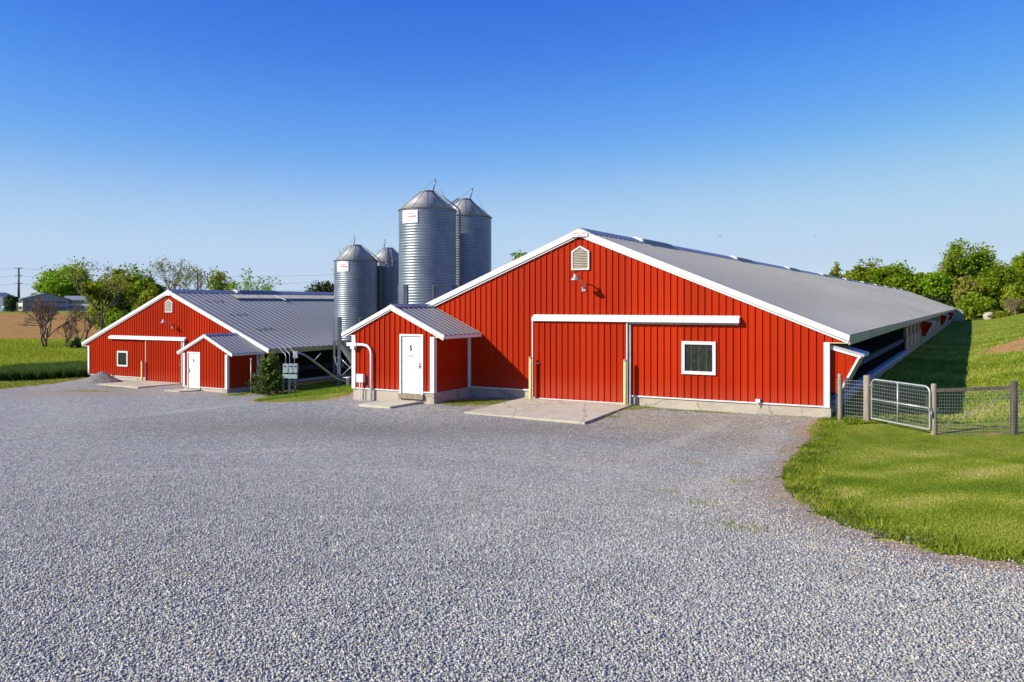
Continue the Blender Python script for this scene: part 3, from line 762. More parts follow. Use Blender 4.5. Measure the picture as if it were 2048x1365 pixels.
# ------------------------------------------------------------------ the entry sheds in front of the gables
def make_shed(label, O, base, gc, left_door, num):
    wd, dp, hr, hw = 1.80, 2.45, 3.05, 1.80
    x, y = W(gc, -dp, O)
    T = thing("entry_shed", label, "shed", (x, y, base), -TH, "red entry sheds")
    slp = .46; rl = lambda s: hr - slp * abs(s) - .04
    door = (.40, 1.32) if not left_door else (-1.40, -.44)
    w_ = MB()
    siding(w_, -wd, wd, lambda s: 0, rl, lambda s, o, z: (s, -o, z), holes=[(door[0], door[1], -.1, 1.97)], extra=[0], phase=.1)
    for a, b in ((-wd - .42, -wd), (wd, wd + .42)):
        siding(w_, a, b, lambda s: HEV, rl, lambda s, o, z: (s, -o, z), phase=.1)
    # side walls: sheets laid sideways
    for sg in (-1, 1):
        mbs = MB()
        siding(w_, 0, HEV, lambda s: 0, lambda s: dp, lambda s, o, z, sg=sg: (sg * (wd - .0 + o * .6), z, s), minor=False, h=.016)
    w_.build("wall", M['red'], T)
    f = MB(); f.box(-wd, door[0] - .02, .01, dp - .01, -1.0, -.012); f.box(door[1] + .02, wd, .01, dp - .01, -1.0, -.012); f.box(door[0] - .02, door[1] + .02, .03, dp - .02, -1.0, -.14)
    f.build("foundation", M['conc'], T)
    for a_, b_ in ((-wd + .135, door[0] - .05), (door[1] + .05, wd - .135)): MB().box(a_, b_, -.03, 0, -.03, .012).build("base_trim", M['white'], T)
    tm = MB(); tm.box(door[0] - .07, door[1] + .07, -.09, .05, -.27, -.10); tm.build("door_sill", M['timber'], T, .006)
    # roof
    n = math.hypot(1, slp); cs, sn = 1 / n, slp / n; ge = wd + .47; LS = ge * n
    r_ = MB()
    for sg in (-1, 1):
        siding(r_, -.06, dp - .01, lambda s: 0, lambda s: LS, lambda s, o, z, sg=sg: (sg * (z * cs + o * sn), s, hr - z * sn + o * cs), minor=False, h=.018, wide=1.2, pitch=.3048)
        r_.quad((0, -.06, hr - .05), (0, dp - .01, hr - .05), (sg * ge, dp - .01, hr - .05 - slp * ge), (sg * ge, -.06, hr - .05 - slp * ge))
    rf = r_.build("roof", M['roof'], T)
    rc = MB(); rc.prism([(-.2, hr - .055), (0, hr + .045), (.2, hr - .055), (.2, hr - .08), (-.2, hr - .08)], 'y', -.075, dp - .03); rc.build("ridge_cap", M['grey'], rf)
    for sg in (-1, 1):
        b = MB()
        b.prism([(0, hr + .012), (sg * (ge + .03), hr + .012 - slp * (ge + .03)), (sg * ge, hr - slp * ge - .12), (0, hr - .14)], 'y', -.10, -.06)
        b.prism([(0, hr - .15), (sg * (ge - .03), hr - .15 - slp * (ge - .03)), (sg * (ge - .03), hr - .19 - slp * (ge - .03)), (0, hr - .19)], 'y', -.07, -.046)
        b.build("rake_trim", M['white'], T)
        fa = MB(); a0, a1 = sorted((sg * (ge + .025), sg * (ge - .01))); fa.box(a0, a1, -.055, dp - .03, hr - slp * ge - .13, hr - slp * ge - .015); fa.build("fascia", M['white'], T)
        s = MB(); a0, a1 = sorted((sg * (wd + .045), sg * (ge - .03))); s.box(a0, a1, -.03, dp - .03, HEV - .02, HEV); s.build("soffit", M['white'], T)
        for (y0, y1) in ((0, .13), (dp - .22, dp - .045)):
            c = MB()
            b0, b1 = sorted((sg * (wd + .035), sg * wd)); c.box(b0, b1, y0, y1, -.03, HEV - .02)
            if y0 == 0:
                a0, a1 = sorted((sg * (wd + .035), sg * (wd - .13))); c.box(a0, a1, -.045, 0, -.03, HEV)
            c.build("corner_trim", M['white'], T)
    # door
    d0, d1 = door
    fr = MB(); fr.box(d0 - .05, d0 + .015, -.045, .06, -.10, 2.02); fr.box(d1 - .015, d1 + .05, -.045, .06, -.10, 2.02); fr.box(d0 + .015, d1 - .015, -.045, .06, 1.95, 2.02)
    dm = MB(); dm.box(d0 + .02, d1 - .02, .0, .05, -.09, 1.94); do = dm.build("door", M['door'], T, .004)
    fr.build("door_frame", M['white'], do)
    hx = d1 - .09 if not left_door else d0 + .08
    hn = MB(); hn.box(hx - .04, hx + .04, -.03, -.001, .82, 1.02); hn.tube([(hx, -.03, .9), (hx, -.06, .9), (hx + (.12 if left_door else -.12), -.06, .89)], .012, 6); hn.build("handle", M['grey'], do)
    dc = (d0 + d1) / 2 - .01
    text_mesh("number", num, .25, M['black'], do, (dc - .03, -.002, 1.52), bold=.011)
    nt_ = MB(); nt_.box(dc - .22, dc + .20, -.006, -.001, 1.02, 1.36); no = nt_.build("notice", M['white'], do)
    ln = MB()
    for z, a, b_ in ((1.33, -.1, .08), (1.265, -.19, .17), (1.24, -.17, .15), (1.215, -.19, .1), (1.16, -.2, .18), (1.11, -.2, .12), (1.03, -.1, .1), (1.355, -.215, .19)):
        ln.box(dc + a, dc + b_, -.0075, -.0062, z, z + .012)
    ln.build("notice_lines", M['greytext'], no)
    for z in (.2, 1.0, 1.7):
        h_ = MB(); hx2 = d0 + .02 if not left_door else d1 - .02; h_.tube([(hx2, -.012, z), (hx2, -.012, z + .1)], .012, 6); h_.build("hinge", M['grey'], do)
    return T
shed5 = make_shed("red entry shed with a white door numbered 5 on the near barn", O5, B5, -6.28, False, "5")
shed6 = make_shed("red entry shed with a white door numbered 6 on the far barn", O6, B6, 6.16, True, "6")
# conduit, light and box fixed to the near shed
c = MB(); lx = -1.12
c.tube([(-1.55, -.10, 1.60), (-1.25, -.10, 1.60), (-1.08, -.10, 1.57), (-.97, -.10, 1.50), (-.90, -.10, 1.40), (-.88, -.10, 1.25), (-.88, -.10, -.6)], .05, 10); c.build("conduit", M['white'], shed5)
c = MB(); c.box(-1.98, -1.52, -.17, -.05, 1.54, 1.67); c.box(-1.78, -1.6, -.2, -.05, 1.44, 1.54); c.build("flood_light", M['white'], shed5, .01)
c = MB(); c.box(-1.52, -1.22, -.16, -.02, .22, .52); c.tube([(-1.42, -.09, .22), (-1.42, -.09, -.6)], .022, 6); c.tube([(-1.30, -.09, .22), (-1.30, -.09, -.6)], .022, 6); c.build("meter_box", M['white'], shed5, .008)

# ------------------------------------------------------------------ concrete slabs, bollards, step
def slab(name, pts_gd, O, zs, th=.18):
    P = [W(g, d, O) for g, d in pts_gd]
    b = MB(); n = len(P)
    top = [(x, y, z) for (x, y), z in zip(P, zs)]; bot = [(x, y, z - th) for (x, y), z in zip(P, zs)]
    b.quad(*top); b.quad(*bot[::-1])
    for i in range(n): j = (i + 1) % n; b.quad(top[i], bot[i], bot[j], top[j])
    return b.build(name, M['slab'])
tag(slab("concrete_apron", [(-2.42, -3.72), (1.9, -3.86), (2.0, -.01), (-2.15, -.01)], O5, [-.06, -.065, B5 - .27, B5 - .27]), kind="structure")
tag(slab("concrete_apron", [(-2.9, -3.0), (1.25, -3.2), (1.55, -.01), (-2.25, -.01)], O6, [max(float(gz(*W(g_, d_, O6))) for g_, d_ in ((-2.9, -3), (-1, -1.5), (1.2, -3), (1.4, -.5), (-2.2, -.5))) + .06] * 4), kind="structure")
tag(slab("door_slab", [(-6.75, -3.75), (-5.35, -3.8), (-4.95, -2.50), (-6.2, -2.50)], O5, [-.05, -.05, .03, .03], .16), "small concrete step slab at the door numbered 5", "slab")
tag(slab("door_slab", [(4.1, -3.6), (5.4, -3.6), (6.0, -2.52), (4.6, -2.52)], O6, [float(gz(*W(5.2, -3, O6))) + .07] * 4, .16), "small concrete step slab at the door numbered 6", "slab")
def bollard(label, g, O, h, dist=-.32):
    x, y = W(g, dist, O); z0 = float(gz(x, y)) - .1
    T = thing("bollard", label, "bollard", (x, y, z0), 0, "yellow bollards by the sliding doors")
    H = h - z0
    MB().lathe([(.062, 0), (.062, H - .06)], 16, cap=True).build("post", M['yellow'], T)
    MB().lathe([(.0625, H - .07), (.064, H - .02), (.045, H), (.01, H + .005)], 16, cap=True).build("cap", M['post'], T)
bollard("yellow bollard with dark cap at the left edge of the near sliding door", -1.78, O5, B5 + 1.22)
bollard("yellow bollard between the near sliding door and the square window", 1.80, O5, B5 + 1.24)
bollard("slim yellow bollard at the sliding door of the farther barn", -2.20, O6, B6 + 1.15)

# ------------------------------------------------------------------ feed bins
def make_bin(label, X, Y, Rr, z_top, z_cyl, z_bot, upright, cone_cap, z_ground, ladder_side=None, antenna=1, sign=True, dark_ladder=False):
    T = thing("feed_bin", label, "silo", (X, Y, z_ground), 0, "galvanised feed bins between the barns")
    zt, zc_, zb = z_top - z_ground, z_cyl - z_ground, z_bot - z_ground
    ang_cam = math.atan2(-Y, -X)
    n = int((zc_ - zb) / .0325); prof = [(Rr + .011 * math.sin(2 * math.pi * i * .0325 / .13), zb + i * .0325) for i in range(n + 1)]
    body = MB().lathe(prof, 72).build("bin_wall", M['bin'], T)
    rc = .33
    rf = MB().lathe([(Rr - .03, zc_ - .03), (Rr + .035, zc_ - .015), (rc, zt - .07)], 72, smooth=True).build("bin_roof", M['conegrey'], T)
    sm = MB()
    for k in range(12):
        a = 2 * math.pi * k / 12 + .1; ca, sa = math.cos(a), math.sin(a)
        sm.beam(((Rr + .02) * ca, (Rr + .02) * sa, zc_ + .0), ((rc + .01) * ca, (rc + .01) * sa, zt - .07), .02, .02)
    sm.build("roof_seam", M['leg'], rf)
    bl = MB()
    for k in range(72):
        a = 2 * math.pi * k / 72; bl.beam(((Rr + .02) * math.cos(a), (Rr + .02) * math.sin(a), zc_ - .06), ((Rr + .035) * math.cos(a), (Rr + .035) * math.sin(a), zc_ - .015), .03, .03)
    bl.build("eave_bolts", M['leg'], rf)
    MB().lathe([(rc - .01, zt - .1), (rc + .03, zt - .09), (rc + .03, zt - .03), (rc - .06, zt), (.02, zt + .03)], 32, cap=True).build("fill_cap", M['leg'], T)
    MB().lathe([(.22, zb - 1.75), (.24, zb - 1.6), (Rr - .02, zb - .02), (Rr - .005, zb + .0)], 48).build("hopper", M['grey'], T)
    nl = 6
    for k in range(nl):
        a = ang_cam + 2 * math.pi * (k + .22) / nl; ca, sa = math.cos(a), math.sin(a); r1 = Rr + .055
        lg = MB()
        for o in (-.075, .075):
            lg.beam((r1 * ca - o * sa, r1 * sa + o * ca, 0), (r1 * ca - o * sa, r1 * sa + o * ca, upright - z_ground), .09, .05)
        lg.build("leg", M['leg'], T)
    br = MB()
    for k in range(nl):
        a = ang_cam + 2 * math.pi * (k + .22) / nl; b = ang_cam + 2 * math.pi * (k + 1.22) / nl; r1 = Rr + .05
        p = lambda t, z: (r1 * math.cos(t), r1 * math.sin(t), z)
        br.tube([p(a, .45), p(b, zb - 1.0)], .025, 6); br.tube([p(b, .45), p(a, zb - 1.0)], .025, 6); br.tube([p(a, .5), p(b, .5)], .03, 6)
    br.build("brace", M['gate'], T)
    # lid rod with its stay wires
    ar = MB(); hx, hy = rc * .8 * antenna, -.1
    ar.tube([(hx, hy, zt - .02), (hx + .1, hy, zt + .32), (hx + .12 if antenna > 0 else hx + .02, hy, zt + .55)], .03, 6)
    ar.build("lid_rod", M['leg'], T)
    wr = MB(); tip = (hx + .12, hy, zt + .53)
    wr.tube([tip, (-(Rr * .5), hy, zt - .35)], .008, 4); wr.tube([tip, (Rr * .8, hy, zt - .75)], .008, 4); wr.build("stay_wire", M['leg'], T)
    if sign:
        a0 = ang_cam - .98; a1 = ang_cam - .33; zz0, zz1 = zc_ - .72, zc_ - .12
        sg = MB(); k = 10
        for i in range(k):
            p0 = a0 + (a1 - a0) * i / k; p1 = a0 + (a1 - a0) * (i + 1) / k; r1 = Rr + .03
            sg.quad((r1 * math.cos(p0), r1 * math.sin(p0), zz0), (r1 * math.cos(p1), r1 * math.sin(p1), zz0), (r1 * math.cos(p1), r1 * math.sin(p1), zz1), (r1 * math.cos(p0), r1 * math.sin(p0), zz1))
        so_ = sg.build("maker_sign", M['door'], T)
        ln = MB()
        for (z, f0, f1) in ((.42, .3, .85), (.30, .3, .9), (.26, .42, .9)):
            for i in range(k):
                f = (i + .5) / k
                if not f0 < f < f1: continue
                p0 = a0 + (a1 - a0) * (i + .1) / k; p1 = a0 + (a1 - a0) * (i + .85) / k; r1 = Rr + .033
                ln.quad((r1 * math.cos(p0), r1 * math.sin(p0), zz0 + z), (r1 * math.cos(p1), r1 * math.sin(p1), zz0 + z), (r1 * math.cos(p1), r1 * math.sin(p1), zz0 + z + .035), (r1 * math.cos(p0), r1 * math.sin(p0), zz0 + z + .035))
        ln.build("sign_lines", M['redtext'], so_)
    if ladder_side is not None:
        a = ang_cam + ladder_side; ca, sa = math.cos(a), math.sin(a); ld = MB()
        for o in (-.2, .2):
            ld.tube([((rc + .05) * ca - o * sa, (rc + .05) * sa + o * ca, zt + .0), ((Rr + .12) * ca - o * sa, (Rr + .12) * sa + o * ca, zc_ + .10), ((Rr + .2) * ca - o * sa, (Rr + .2) * sa + o * ca, zc_ - .15), ((Rr + .2) * ca - o * sa, (Rr + .2) * sa + o * ca, .6)], .028, 5)
        z = .8
        while z < zc_:
            ld.tube([((Rr + .2) * ca + .2 * sa, (Rr + .2) * sa - .2 * ca, z), ((Rr + .2) * ca - .2 * sa, (Rr + .2) * sa + .2 * ca, z)], .018, 4); z += .3
        for i in range(1, 7):
            f = i / 7; rr = (rc + .05) + (Rr - rc) * f; z = zt + .03 + (zc_ - zt + .1) * f
            ld.tube([(rr * ca + .2 * sa, rr * sa - .2 * ca, z), (rr * ca - .2 * sa, rr * sa + .2 * ca, z)], .018, 4)
        ld.build("ladder", M['leg'], T)
    return T
def bz(Z, y): return ZC + (HY - y) / F * Z
def place_bin(label, px, Z, dpx, y_cap, y_cyl, y_bot, y_up, **k):
    X = (px - CX) / F * Z; Rr = dpx / 2 / F * Z / math.sqrt(1 + ((px - CX) / F) ** 2) * .995
    return make_bin(label, X, Z, Rr, bz(Z, y_cap), bz(Z, y_cyl), y_bot if y_bot < 50 else bz(Z, y_bot), bz(Z, y_up), None, float(gz(X, Z)), **k)
place_bin("tall galvanised feed bin with a white sign, front one of the big pair", 855, 40.0, 115, 382, 421, 2.9, 571, ladder_side=1.45)
place_bin("tall galvanised feed bin half hidden behind the bigger signed bin", 930, 43.3, 106, 398, 435, 3.1, 590, sign=False, ladder_side=-1.35)
place_bin("short galvanised feed bin with a white sign standing on visible open legs", 711.7, 52.6, 87, 490, 522, 680, 634, ladder_side=1.5, antenna=-.5)
place_bin("short feed bin with ladder squeezed between the signed bins", 776, 55.2, 83, 496, 525.5, 676, 634, ladder_side=.05, antenna=-1, sign=False)

# feed auger pipe from the far barn to the short bin
ap = [at(592, 706, 48.0), at(600, 706.5, 48.1), at(615, 714, 48.4), at(640, 732, 49.2), at(658, 746, 49.8), at(672, 757, 50.4), at(682, 761.5, 51), at(694, 763, 51.6), at(706, 762, 52.2)]
A = thing("auger_pipe", "long bent grey feed auger pipe sloping from the far barn eave down to a bin", "pipe", ap[-1])
b = MB(); b.tube([tuple(Vector(p) - Vector(ap[-1])) for p in ap], .065, 10); b.build("tube", M['gate'], A)
b = MB(); q = Vector(ap[0]) - Vector(ap[-1]); b.box(q.x - .15, q.x + .1, q.y - .1, q.y + .1, q.z - .3, q.z + .08); b.build("end_box", M['box'], A)
b = MB(); b.tube([tuple(Vector(at(627, 723, 48.8)) - Vector(ap[-1])), tuple(Vector(at(642, 707, 48.6)) - Vector(ap[-1]))], .02, 5); b.build("hanger", M['gate'], A)

# electrical panel with three boxes
def zrel(px, py, Z): return at(px, py, Z)
EZ = 46.2
ex, ey = (582 - CX) / F * EZ, EZ; ezg = float(gz(ex, ey))
E_ = thing("electrical_panel", "three grey switch boxes on posts beside the evergreen shrub", "electrical box", (ex, ey, ezg))
def loc_(px, py): p = at(px, py, EZ); return p[0] - ex, p[2] - ezg
for (a, b_) in ((567, 577), (578.5, 586.5), (588, 595.5)):
    x0, z1 = loc_(a, 728); x1, z0 = loc_(b_, 746)
    b = MB(); b.box(x0, x1, -.12, .12, z0, z1); bo = b.build("switch_box", M['box'], E_, .01)
    b = MB(); b.box(x0 + .05, x0 + .14, -.14, -.121, z1 - .16, z1 - .10); b.build("switch_lever", M['black'], bo)
x0, z1 = loc_(567, 749); x1, z0 = loc_(595, 757.5); b = MB(); b.box(x0, x1, -.1, .14, z0, z1); b.build("wiring_trough", M['box'], E_, .01)
for px in (565, 577, 589):
    x0, z1 = loc_(px - 1.3, 747); x1, _ = loc_(px + 1.5, 747); b = MB(); b.box(x0, x1, .125, .25, -.3, z1); b.build("post", M['post'] if px != 577 else M['box'], E_)
for (px, top) in ((571, 713), (579, 711), (588.5, 708)):
    x, z = loc_(px, 728); xe, zt = loc_(px, top); x2, z2 = loc_(px - 9, top - 7); x3, z3 = loc_(px - 26, top - 15)
    b = MB(); b.tube([(x, .05, z), (x, .05, zt), (x - .05, .1, zt + .12), (x2, .4, z2), (x3, 1.2, z3 + .05)], .02, 6); b.build("conduit", M['gate'], E_)
# short capped timber post in the grass
px_, Zp = 698, 45.5
p = at(px_, 768, Zp); T = thing("timber_post", "short brown timber stump with pale cap left of the near shed", "post", (p[0], p[1], float(gz(p[0], p[1]))))
H = at(0, 754, Zp)[2] - float(gz(p[0], p[1]))
MB().lathe([(.15, -.2), (.15, H - .06)], 14, cap=True).build("post", M['darkpost'], T)
MB().lathe([(.165, H - .08), (.165, H - .01), (.15, H)], 14, cap=True).build("cap", M['sill'], T)
# white marker post by the shrub
p = at(502, 779, 47.2); g0 = float(gz(p[0], p[1])); T = thing("marker_post", "thin pale post standing between the far shed and the evergreen shrub", "post", (p[0], p[1], g0))
MB().tube([(0, 0, -.2), (0, 0, at(0, 718, 47.2)[2] - g0)], .03, 8).build("rod", M['wire'], T)
MB().box(-.045, .045, -.04, .04, at(0, 720, 47.2)[2] - g0, at(0, 717, 47.2)[2] - g0).build("cap", M['sill'], T)

# gravel pile at the far barn corner
gp_ = at(203, 764, 54.0); gp_ = (gp_[0], gp_[1])
k = 40; X, Y = np.meshgrid(np.linspace(-1.6, 1.6, k), np.linspace(-1.1, 1.1, k))
rr = np.sqrt((X / 1.3) ** 2 + (Y / .95) ** 2); hgt = .68 * np.clip(1 - rr, 0, 1) ** 1.0 + .02 * np.sin(X * 9) * np.sin(Y * 11 + 1) * (rr < 1)
V = np.stack([X + gp_[0], Y + gp_[1], gz(X + gp_[0], Y + gp_[1]) + hgt + np.where(rr < 1, .04, -.1)], -1).reshape(-1, 3)
ii = np.arange(k * k).reshape(k, k); Q = np.stack([ii[:-1, :-1], ii[:-1, 1:], ii[1:, 1:], ii[1:, :-1]], -1).reshape(-1, 4)
tag(npmesh("gravel_pile", V, Q, M['gravel'], None, {"edge": ('POINT', np.ones(len(V))), "dirt": ('POINT', np.zeros(len(V))), "fines": ('POINT', np.full(len(V), .95)), "worn": ('POINT', np.zeros(len(V)))}, True), "low heap of dark gravel against the far barn left corner", "gravel pile")

# ------------------------------------------------------------------ fence and gate
c0 = W(HW + .12, .05)
def fpt(px, Z): return ((px - CX) / F * Z, Z)
fP = [fpt(1680, 24.85), fpt(1734, 24.3), fpt(1868, 22.3), fpt(2028, 21.5), fpt(2260, 20.3)]
def fence_mesh(a, b, h, step_v, step_h, r, parent, name="wire_mesh", mat=None, z_off=.03):
    (x0, y0), (x1, y1) = a, b; L = math.hypot(x1 - x0, y1 - y0); ux, uy = (x1 - x0) / L, (y1 - y0) / L
    mb = MB(); nv = int(L / step_v)
    def P(s, z): x, y = x0 + ux * s, y0 + uy * s; return (x - parent.location.x, y - parent.location.y, float(gz(x, y)) + z - parent.location.z)
    for i in range(nv + 1):
        s = min(L, i * step_v); mb.beam(P(s, z_off), P(s, h), r)
    nh = int(round((h - z_off) / step_h))
    for j in range(nh + 1):
        z = z_off + (h - z_off) * j / nh; pts = [P(L * q / 6, z) for q in range(7)]
        for p, q in zip(pts[:-1], pts[1:]): mb.beam(p, q, r)
    return mb.build(name, mat or M['wire'], parent)
def fpost(T, xy, h, rad, mat, square=False):
    z = float(gz(*xy)) - T.location.z; x, y = xy[0] - T.location.x, xy[1] - T.location.y
    b = MB()
    if square: b.box(x - rad, x + rad, y - rad, y + rad, z - .3, z + h)
    else: b.lathe([(rad * 1.05, z - .3), (rad, z + h * .5), (rad * .97, z + h - .02), (rad * .9, z + h)], 14, cap=True, c=(x, y))
    return b.build("post", mat, T)
TF = thing("wire_fence", "short stretch of wire fence between the barn corner and the gate", "fence", (fP[0][0], fP[0][1], float(gz(*fP[0]))), 0, "wire mesh fences")
fpost(TF, fP[0], 1.36, .065, M['post']); fpost(TF, fP[1], 1.36, .10, M['post'])
fence_mesh((c0[0] + .05, c0[1] - .1), fP[1], 1.18, .07, .105, .0055, TF)
TF = thing("wire_fence", "wire fence with dark top rail and timber posts right of the gate", "fence", (fP[2][0], fP[2][1], float(gz(*fP[2]))), 0, "wire mesh fences")
fpost(TF, fP[2], 1.36, .075, M['post']); fpost(TF, fP[3], 1.38, .085, M['darkpost']); fpost(TF, fP[4], 1.38, .085, M['darkpost'])
fence_mesh(fP[2], (fP[4][0], fP[4][1]), 1.16, .062, .09, .0045, TF)
def P3(xy, h): return (xy[0] - TF.location.x, xy[1] - TF.location.y, float(gz(*xy)) + h - TF.location.z)
b = MB(); b.beam(P3(fP[2], 1.18), P3(fP[3], 1.20), .09, .09); b.build("rail", M['darkpost'], TF)
b = MB(); b.tube([P3(fP[2], .1), P3(fP[3], 1.1)], .008, 5); b.build("brace_wire", M['wire'], TF)
# tubular gate
ga = (fP[1][0] + .10, fP[1][1] - .07); gb = (fP[2][0] - .12, fP[2][1] - .02)
zg = float(gz(*ga)); TG = thing("gate", "galvanised tube gate filled with wire mesh between two timber posts", "gate", (ga[0], ga[1], zg))
gl = Vector((gb[0] - ga[0], gb[1] - ga[1], float(gz(*gb)) - zg)); gl.z = -0.03; L = gl.length; uu = gl.normalized()
def GP(s, z): q = uu * s; return (q.x, q.y, q.z + z)
lo_, hi_, rr = .12, 1.26, .17
pts = []
for (cx_, cz_, a0) in ((rr, lo_ + .03, 180), (L - rr, lo_ + .03, 270), (L - rr, hi_ - rr, 0), (rr, hi_ - rr, 90)):
    r0 = rr if cz_ > .5 else .03
    cx2 = cx_ if cz_ > .5 else (.03 if cx_ < L / 2 else L - .03)
    for a in np.linspace(a0, a0 + 90, 6): pts.append(GP(cx2 + r0 * math.cos(R(a)), cz_ + r0 * math.sin(R(a))))
pts.append(pts[0])
MB().tube(pts, .026, 8, cap=False).build("frame", M['gate'], TG)
b = MB(); b.tube([GP(.02, .68), GP(L - .02, .68)], .022, 8); b.tube([GP(L * .47, lo_), GP(L * .47, hi_)], .022, 8); b.build("cross_bar", M['gate'], TG)
b = MB(); i = .06
while i < L: b.beam(GP(i, lo_), GP(i, hi_ - (.0 if rr < i < L - rr else .09)), .0055); i += .062
z = lo_ + .1
while z < hi_: b.beam(GP(.02, z), GP(L - .02, z), .0055); z += .1
b.build("wire_mesh", M['wire'], TG)
b = MB(); b.box(*(lambda q: (q[0] - .03, q[0] + .2, q[1] - .04, q[1] + .04, q[2] - .06, q[2] + .05))(GP(L, .66))); b.tube([GP(L + .05, .62), GP(L + .06, .45)], .02, 6); b.build("latch", M['grey'], TG)
b = MB(); b.box(*(lambda q: (q[0] - .12, q[0] + .03, q[1] - .03, q[1] + .05, q[2] - .03, q[2] + .03))(GP(0, 1.07))); b.build("hinge", M['gate'], TG)
b = MB(); q = GP(L - .14, .86); q2 = GP(L - .02, .86); b.beam((q[0], q[1] - .012, q[2]), (q2[0], q2[1] - .012, q2[2]), .01, .26); b.build("green_plate", plain("dark_green_plate", (.02, .05, .015), .6), TG)

# ------------------------------------------------------------------ foliage
def leaf_quads(C, size, rg, up=.35):
    n = len(C)
    a = rg.normal(size=(n, 3)); a /= np.linalg.norm(a, axis=1)[:, None] + 1e-9
    nrm = a + np.array([0, 0, up]); nrm /= np.linalg.norm(nrm, axis=1)[:, None]
    t = np.cross(nrm, rg.normal(size=(n, 3))); t /= np.linalg.norm(t, axis=1)[:, None] + 1e-9
    b = np.cross(nrm, t)
    s = (size * rg.uniform(.6, 1.3, n))[:, None]
    V = np.stack([C - t * s, C - b * s * .55, C + t * s, C + b * s * .55], 1).reshape(-1, 3)
    return V, np.arange(4 * n).reshape(-1, 4)
def crown(name, blobs, n, size, mat, parent, rg, clumps=40, tight=.20, hollow=.45):
    vol = np.array([b[3] * b[4] * b[5] for b in blobs]) ** .75; vol /= vol.sum()
    Cs = []; rn = []
    for b, f in zip(blobs, vol):
        nc = max(6, int(clumps * f * len(blobs)))
        d = rg.normal(size=(nc, 3)); d /= np.linalg.norm(d, axis=1)[:, None]
        rad = hollow + (1 - hollow) * rg.uniform(0, 1, nc) ** .6
        cc = d * rad[:, None]
        m_ = max(8, int(n * f))
        i = rg.integers(0, nc, m_)
        p = cc[i] + np.clip(rg.normal(size=(m_, 3)), -1.5, 1.5) * tight * rg.uniform(.6, 1.3, nc)[i][:, None]
        Cs.append(p * np.array(b[3:6]) + np.array(b[:3])); rn.append(np.clip(rg.uniform(0, 1, nc)[i] * .5 + rg.uniform(0, .5, m_), 0, 1))
    C = np.concatenate(Cs); V, Q = leaf_quads(C, size, rg)
    return npmesh(name, V, Q, mat, parent, {"rnd": ('FACE', np.concatenate(rn))})
def grow(mb, tips, p, d, L, r, depth, rg, spread=.55, ratio=.74, kids=(2, 3), n=5, gnarl=.12, upb=.12, rk=.62):
    q = Vector(p); dv = Vector(d).normalized(); pts = [tuple(q)]; rs = [r]
    k = 3
    for i in range(k):
        dv = (dv + Vector(rg.normal(size=3)) * gnarl + Vector((0, 0, upb * .4))).normalized()
        q = q + dv * (L / k); pts.append(tuple(q)); rs.append(r * (1 - .35 * (i + 1) / k))
    mb.tube(pts, rs, n if depth > 2 else 3, cap=False)
    if depth <= 2: tips.append((tuple(q), depth)); tips.append((pts[2], depth))
    if depth == 0: return
    for j in range(int(rg.integers(kids[0], kids[1] + 1))):
        ax = dv.orthogonal().normalized(); 
        from mathutils import Quaternion
        ax = Quaternion(dv, rg.uniform(0, 6.283)) @ ax
        nd = (dv * math.cos(spread * rg.uniform(.5, 1.3)) + ax * math.sin(spread * rg.uniform(.5, 1.3)))
        grow(mb, tips, q, nd, L * ratio * rg.uniform(.8, 1.2), r * rk, depth - 1, rg, spread, ratio, kids, n, gnarl, upb, rk)
def sparse_tree(name, label, cat, x, y, H, seed, leaves, size, leafm, barkm, depth=5, spread=.5, stems=1, group=None, width=1.0, r0=None, trunk_f=.28):
    rg = np.random.default_rng(seed); z = float(gz(x, y))
    T = thing(name, label, cat, (x, y, z), 0, group)
    mb = MB(); tips = []; r0 = r0 or H * .022
    for s in range(stems):
        a = rg.uniform(0, 6.28); tilt = .05 if stems == 1 else .28
        grow(mb, tips, (math.cos(a) * .12 * (stems > 1), math.sin(a) * .12 * (stems > 1), -.2), (math.cos(a) * tilt, math.sin(a) * tilt, 1), H * trunk_f, r0, depth, rg, spread, rk=.62 if leaves else .72)
    zs = max(t[0][2] for t in tips); f = H / zs
    mb.v = [(vx * f * width, vy * f * width, vz * f) for vx, vy, vz in mb.v]
    mb.build("trunk", barkm, T)
    if leaves:
        tp = np.array([t[0] for t in tips]) * np.array([f * width, f * width, f])
        i = rg.integers(0, len(tp), leaves); C = tp[i] + rg.normal(size=(leaves, 3)) * H * .022
        V, Q = leaf_quads(C, size, rg); npmesh("crown", V, Q, leafm, T, {"rnd": ('FACE', rg.uniform(0, 1, leaves))})
    return T
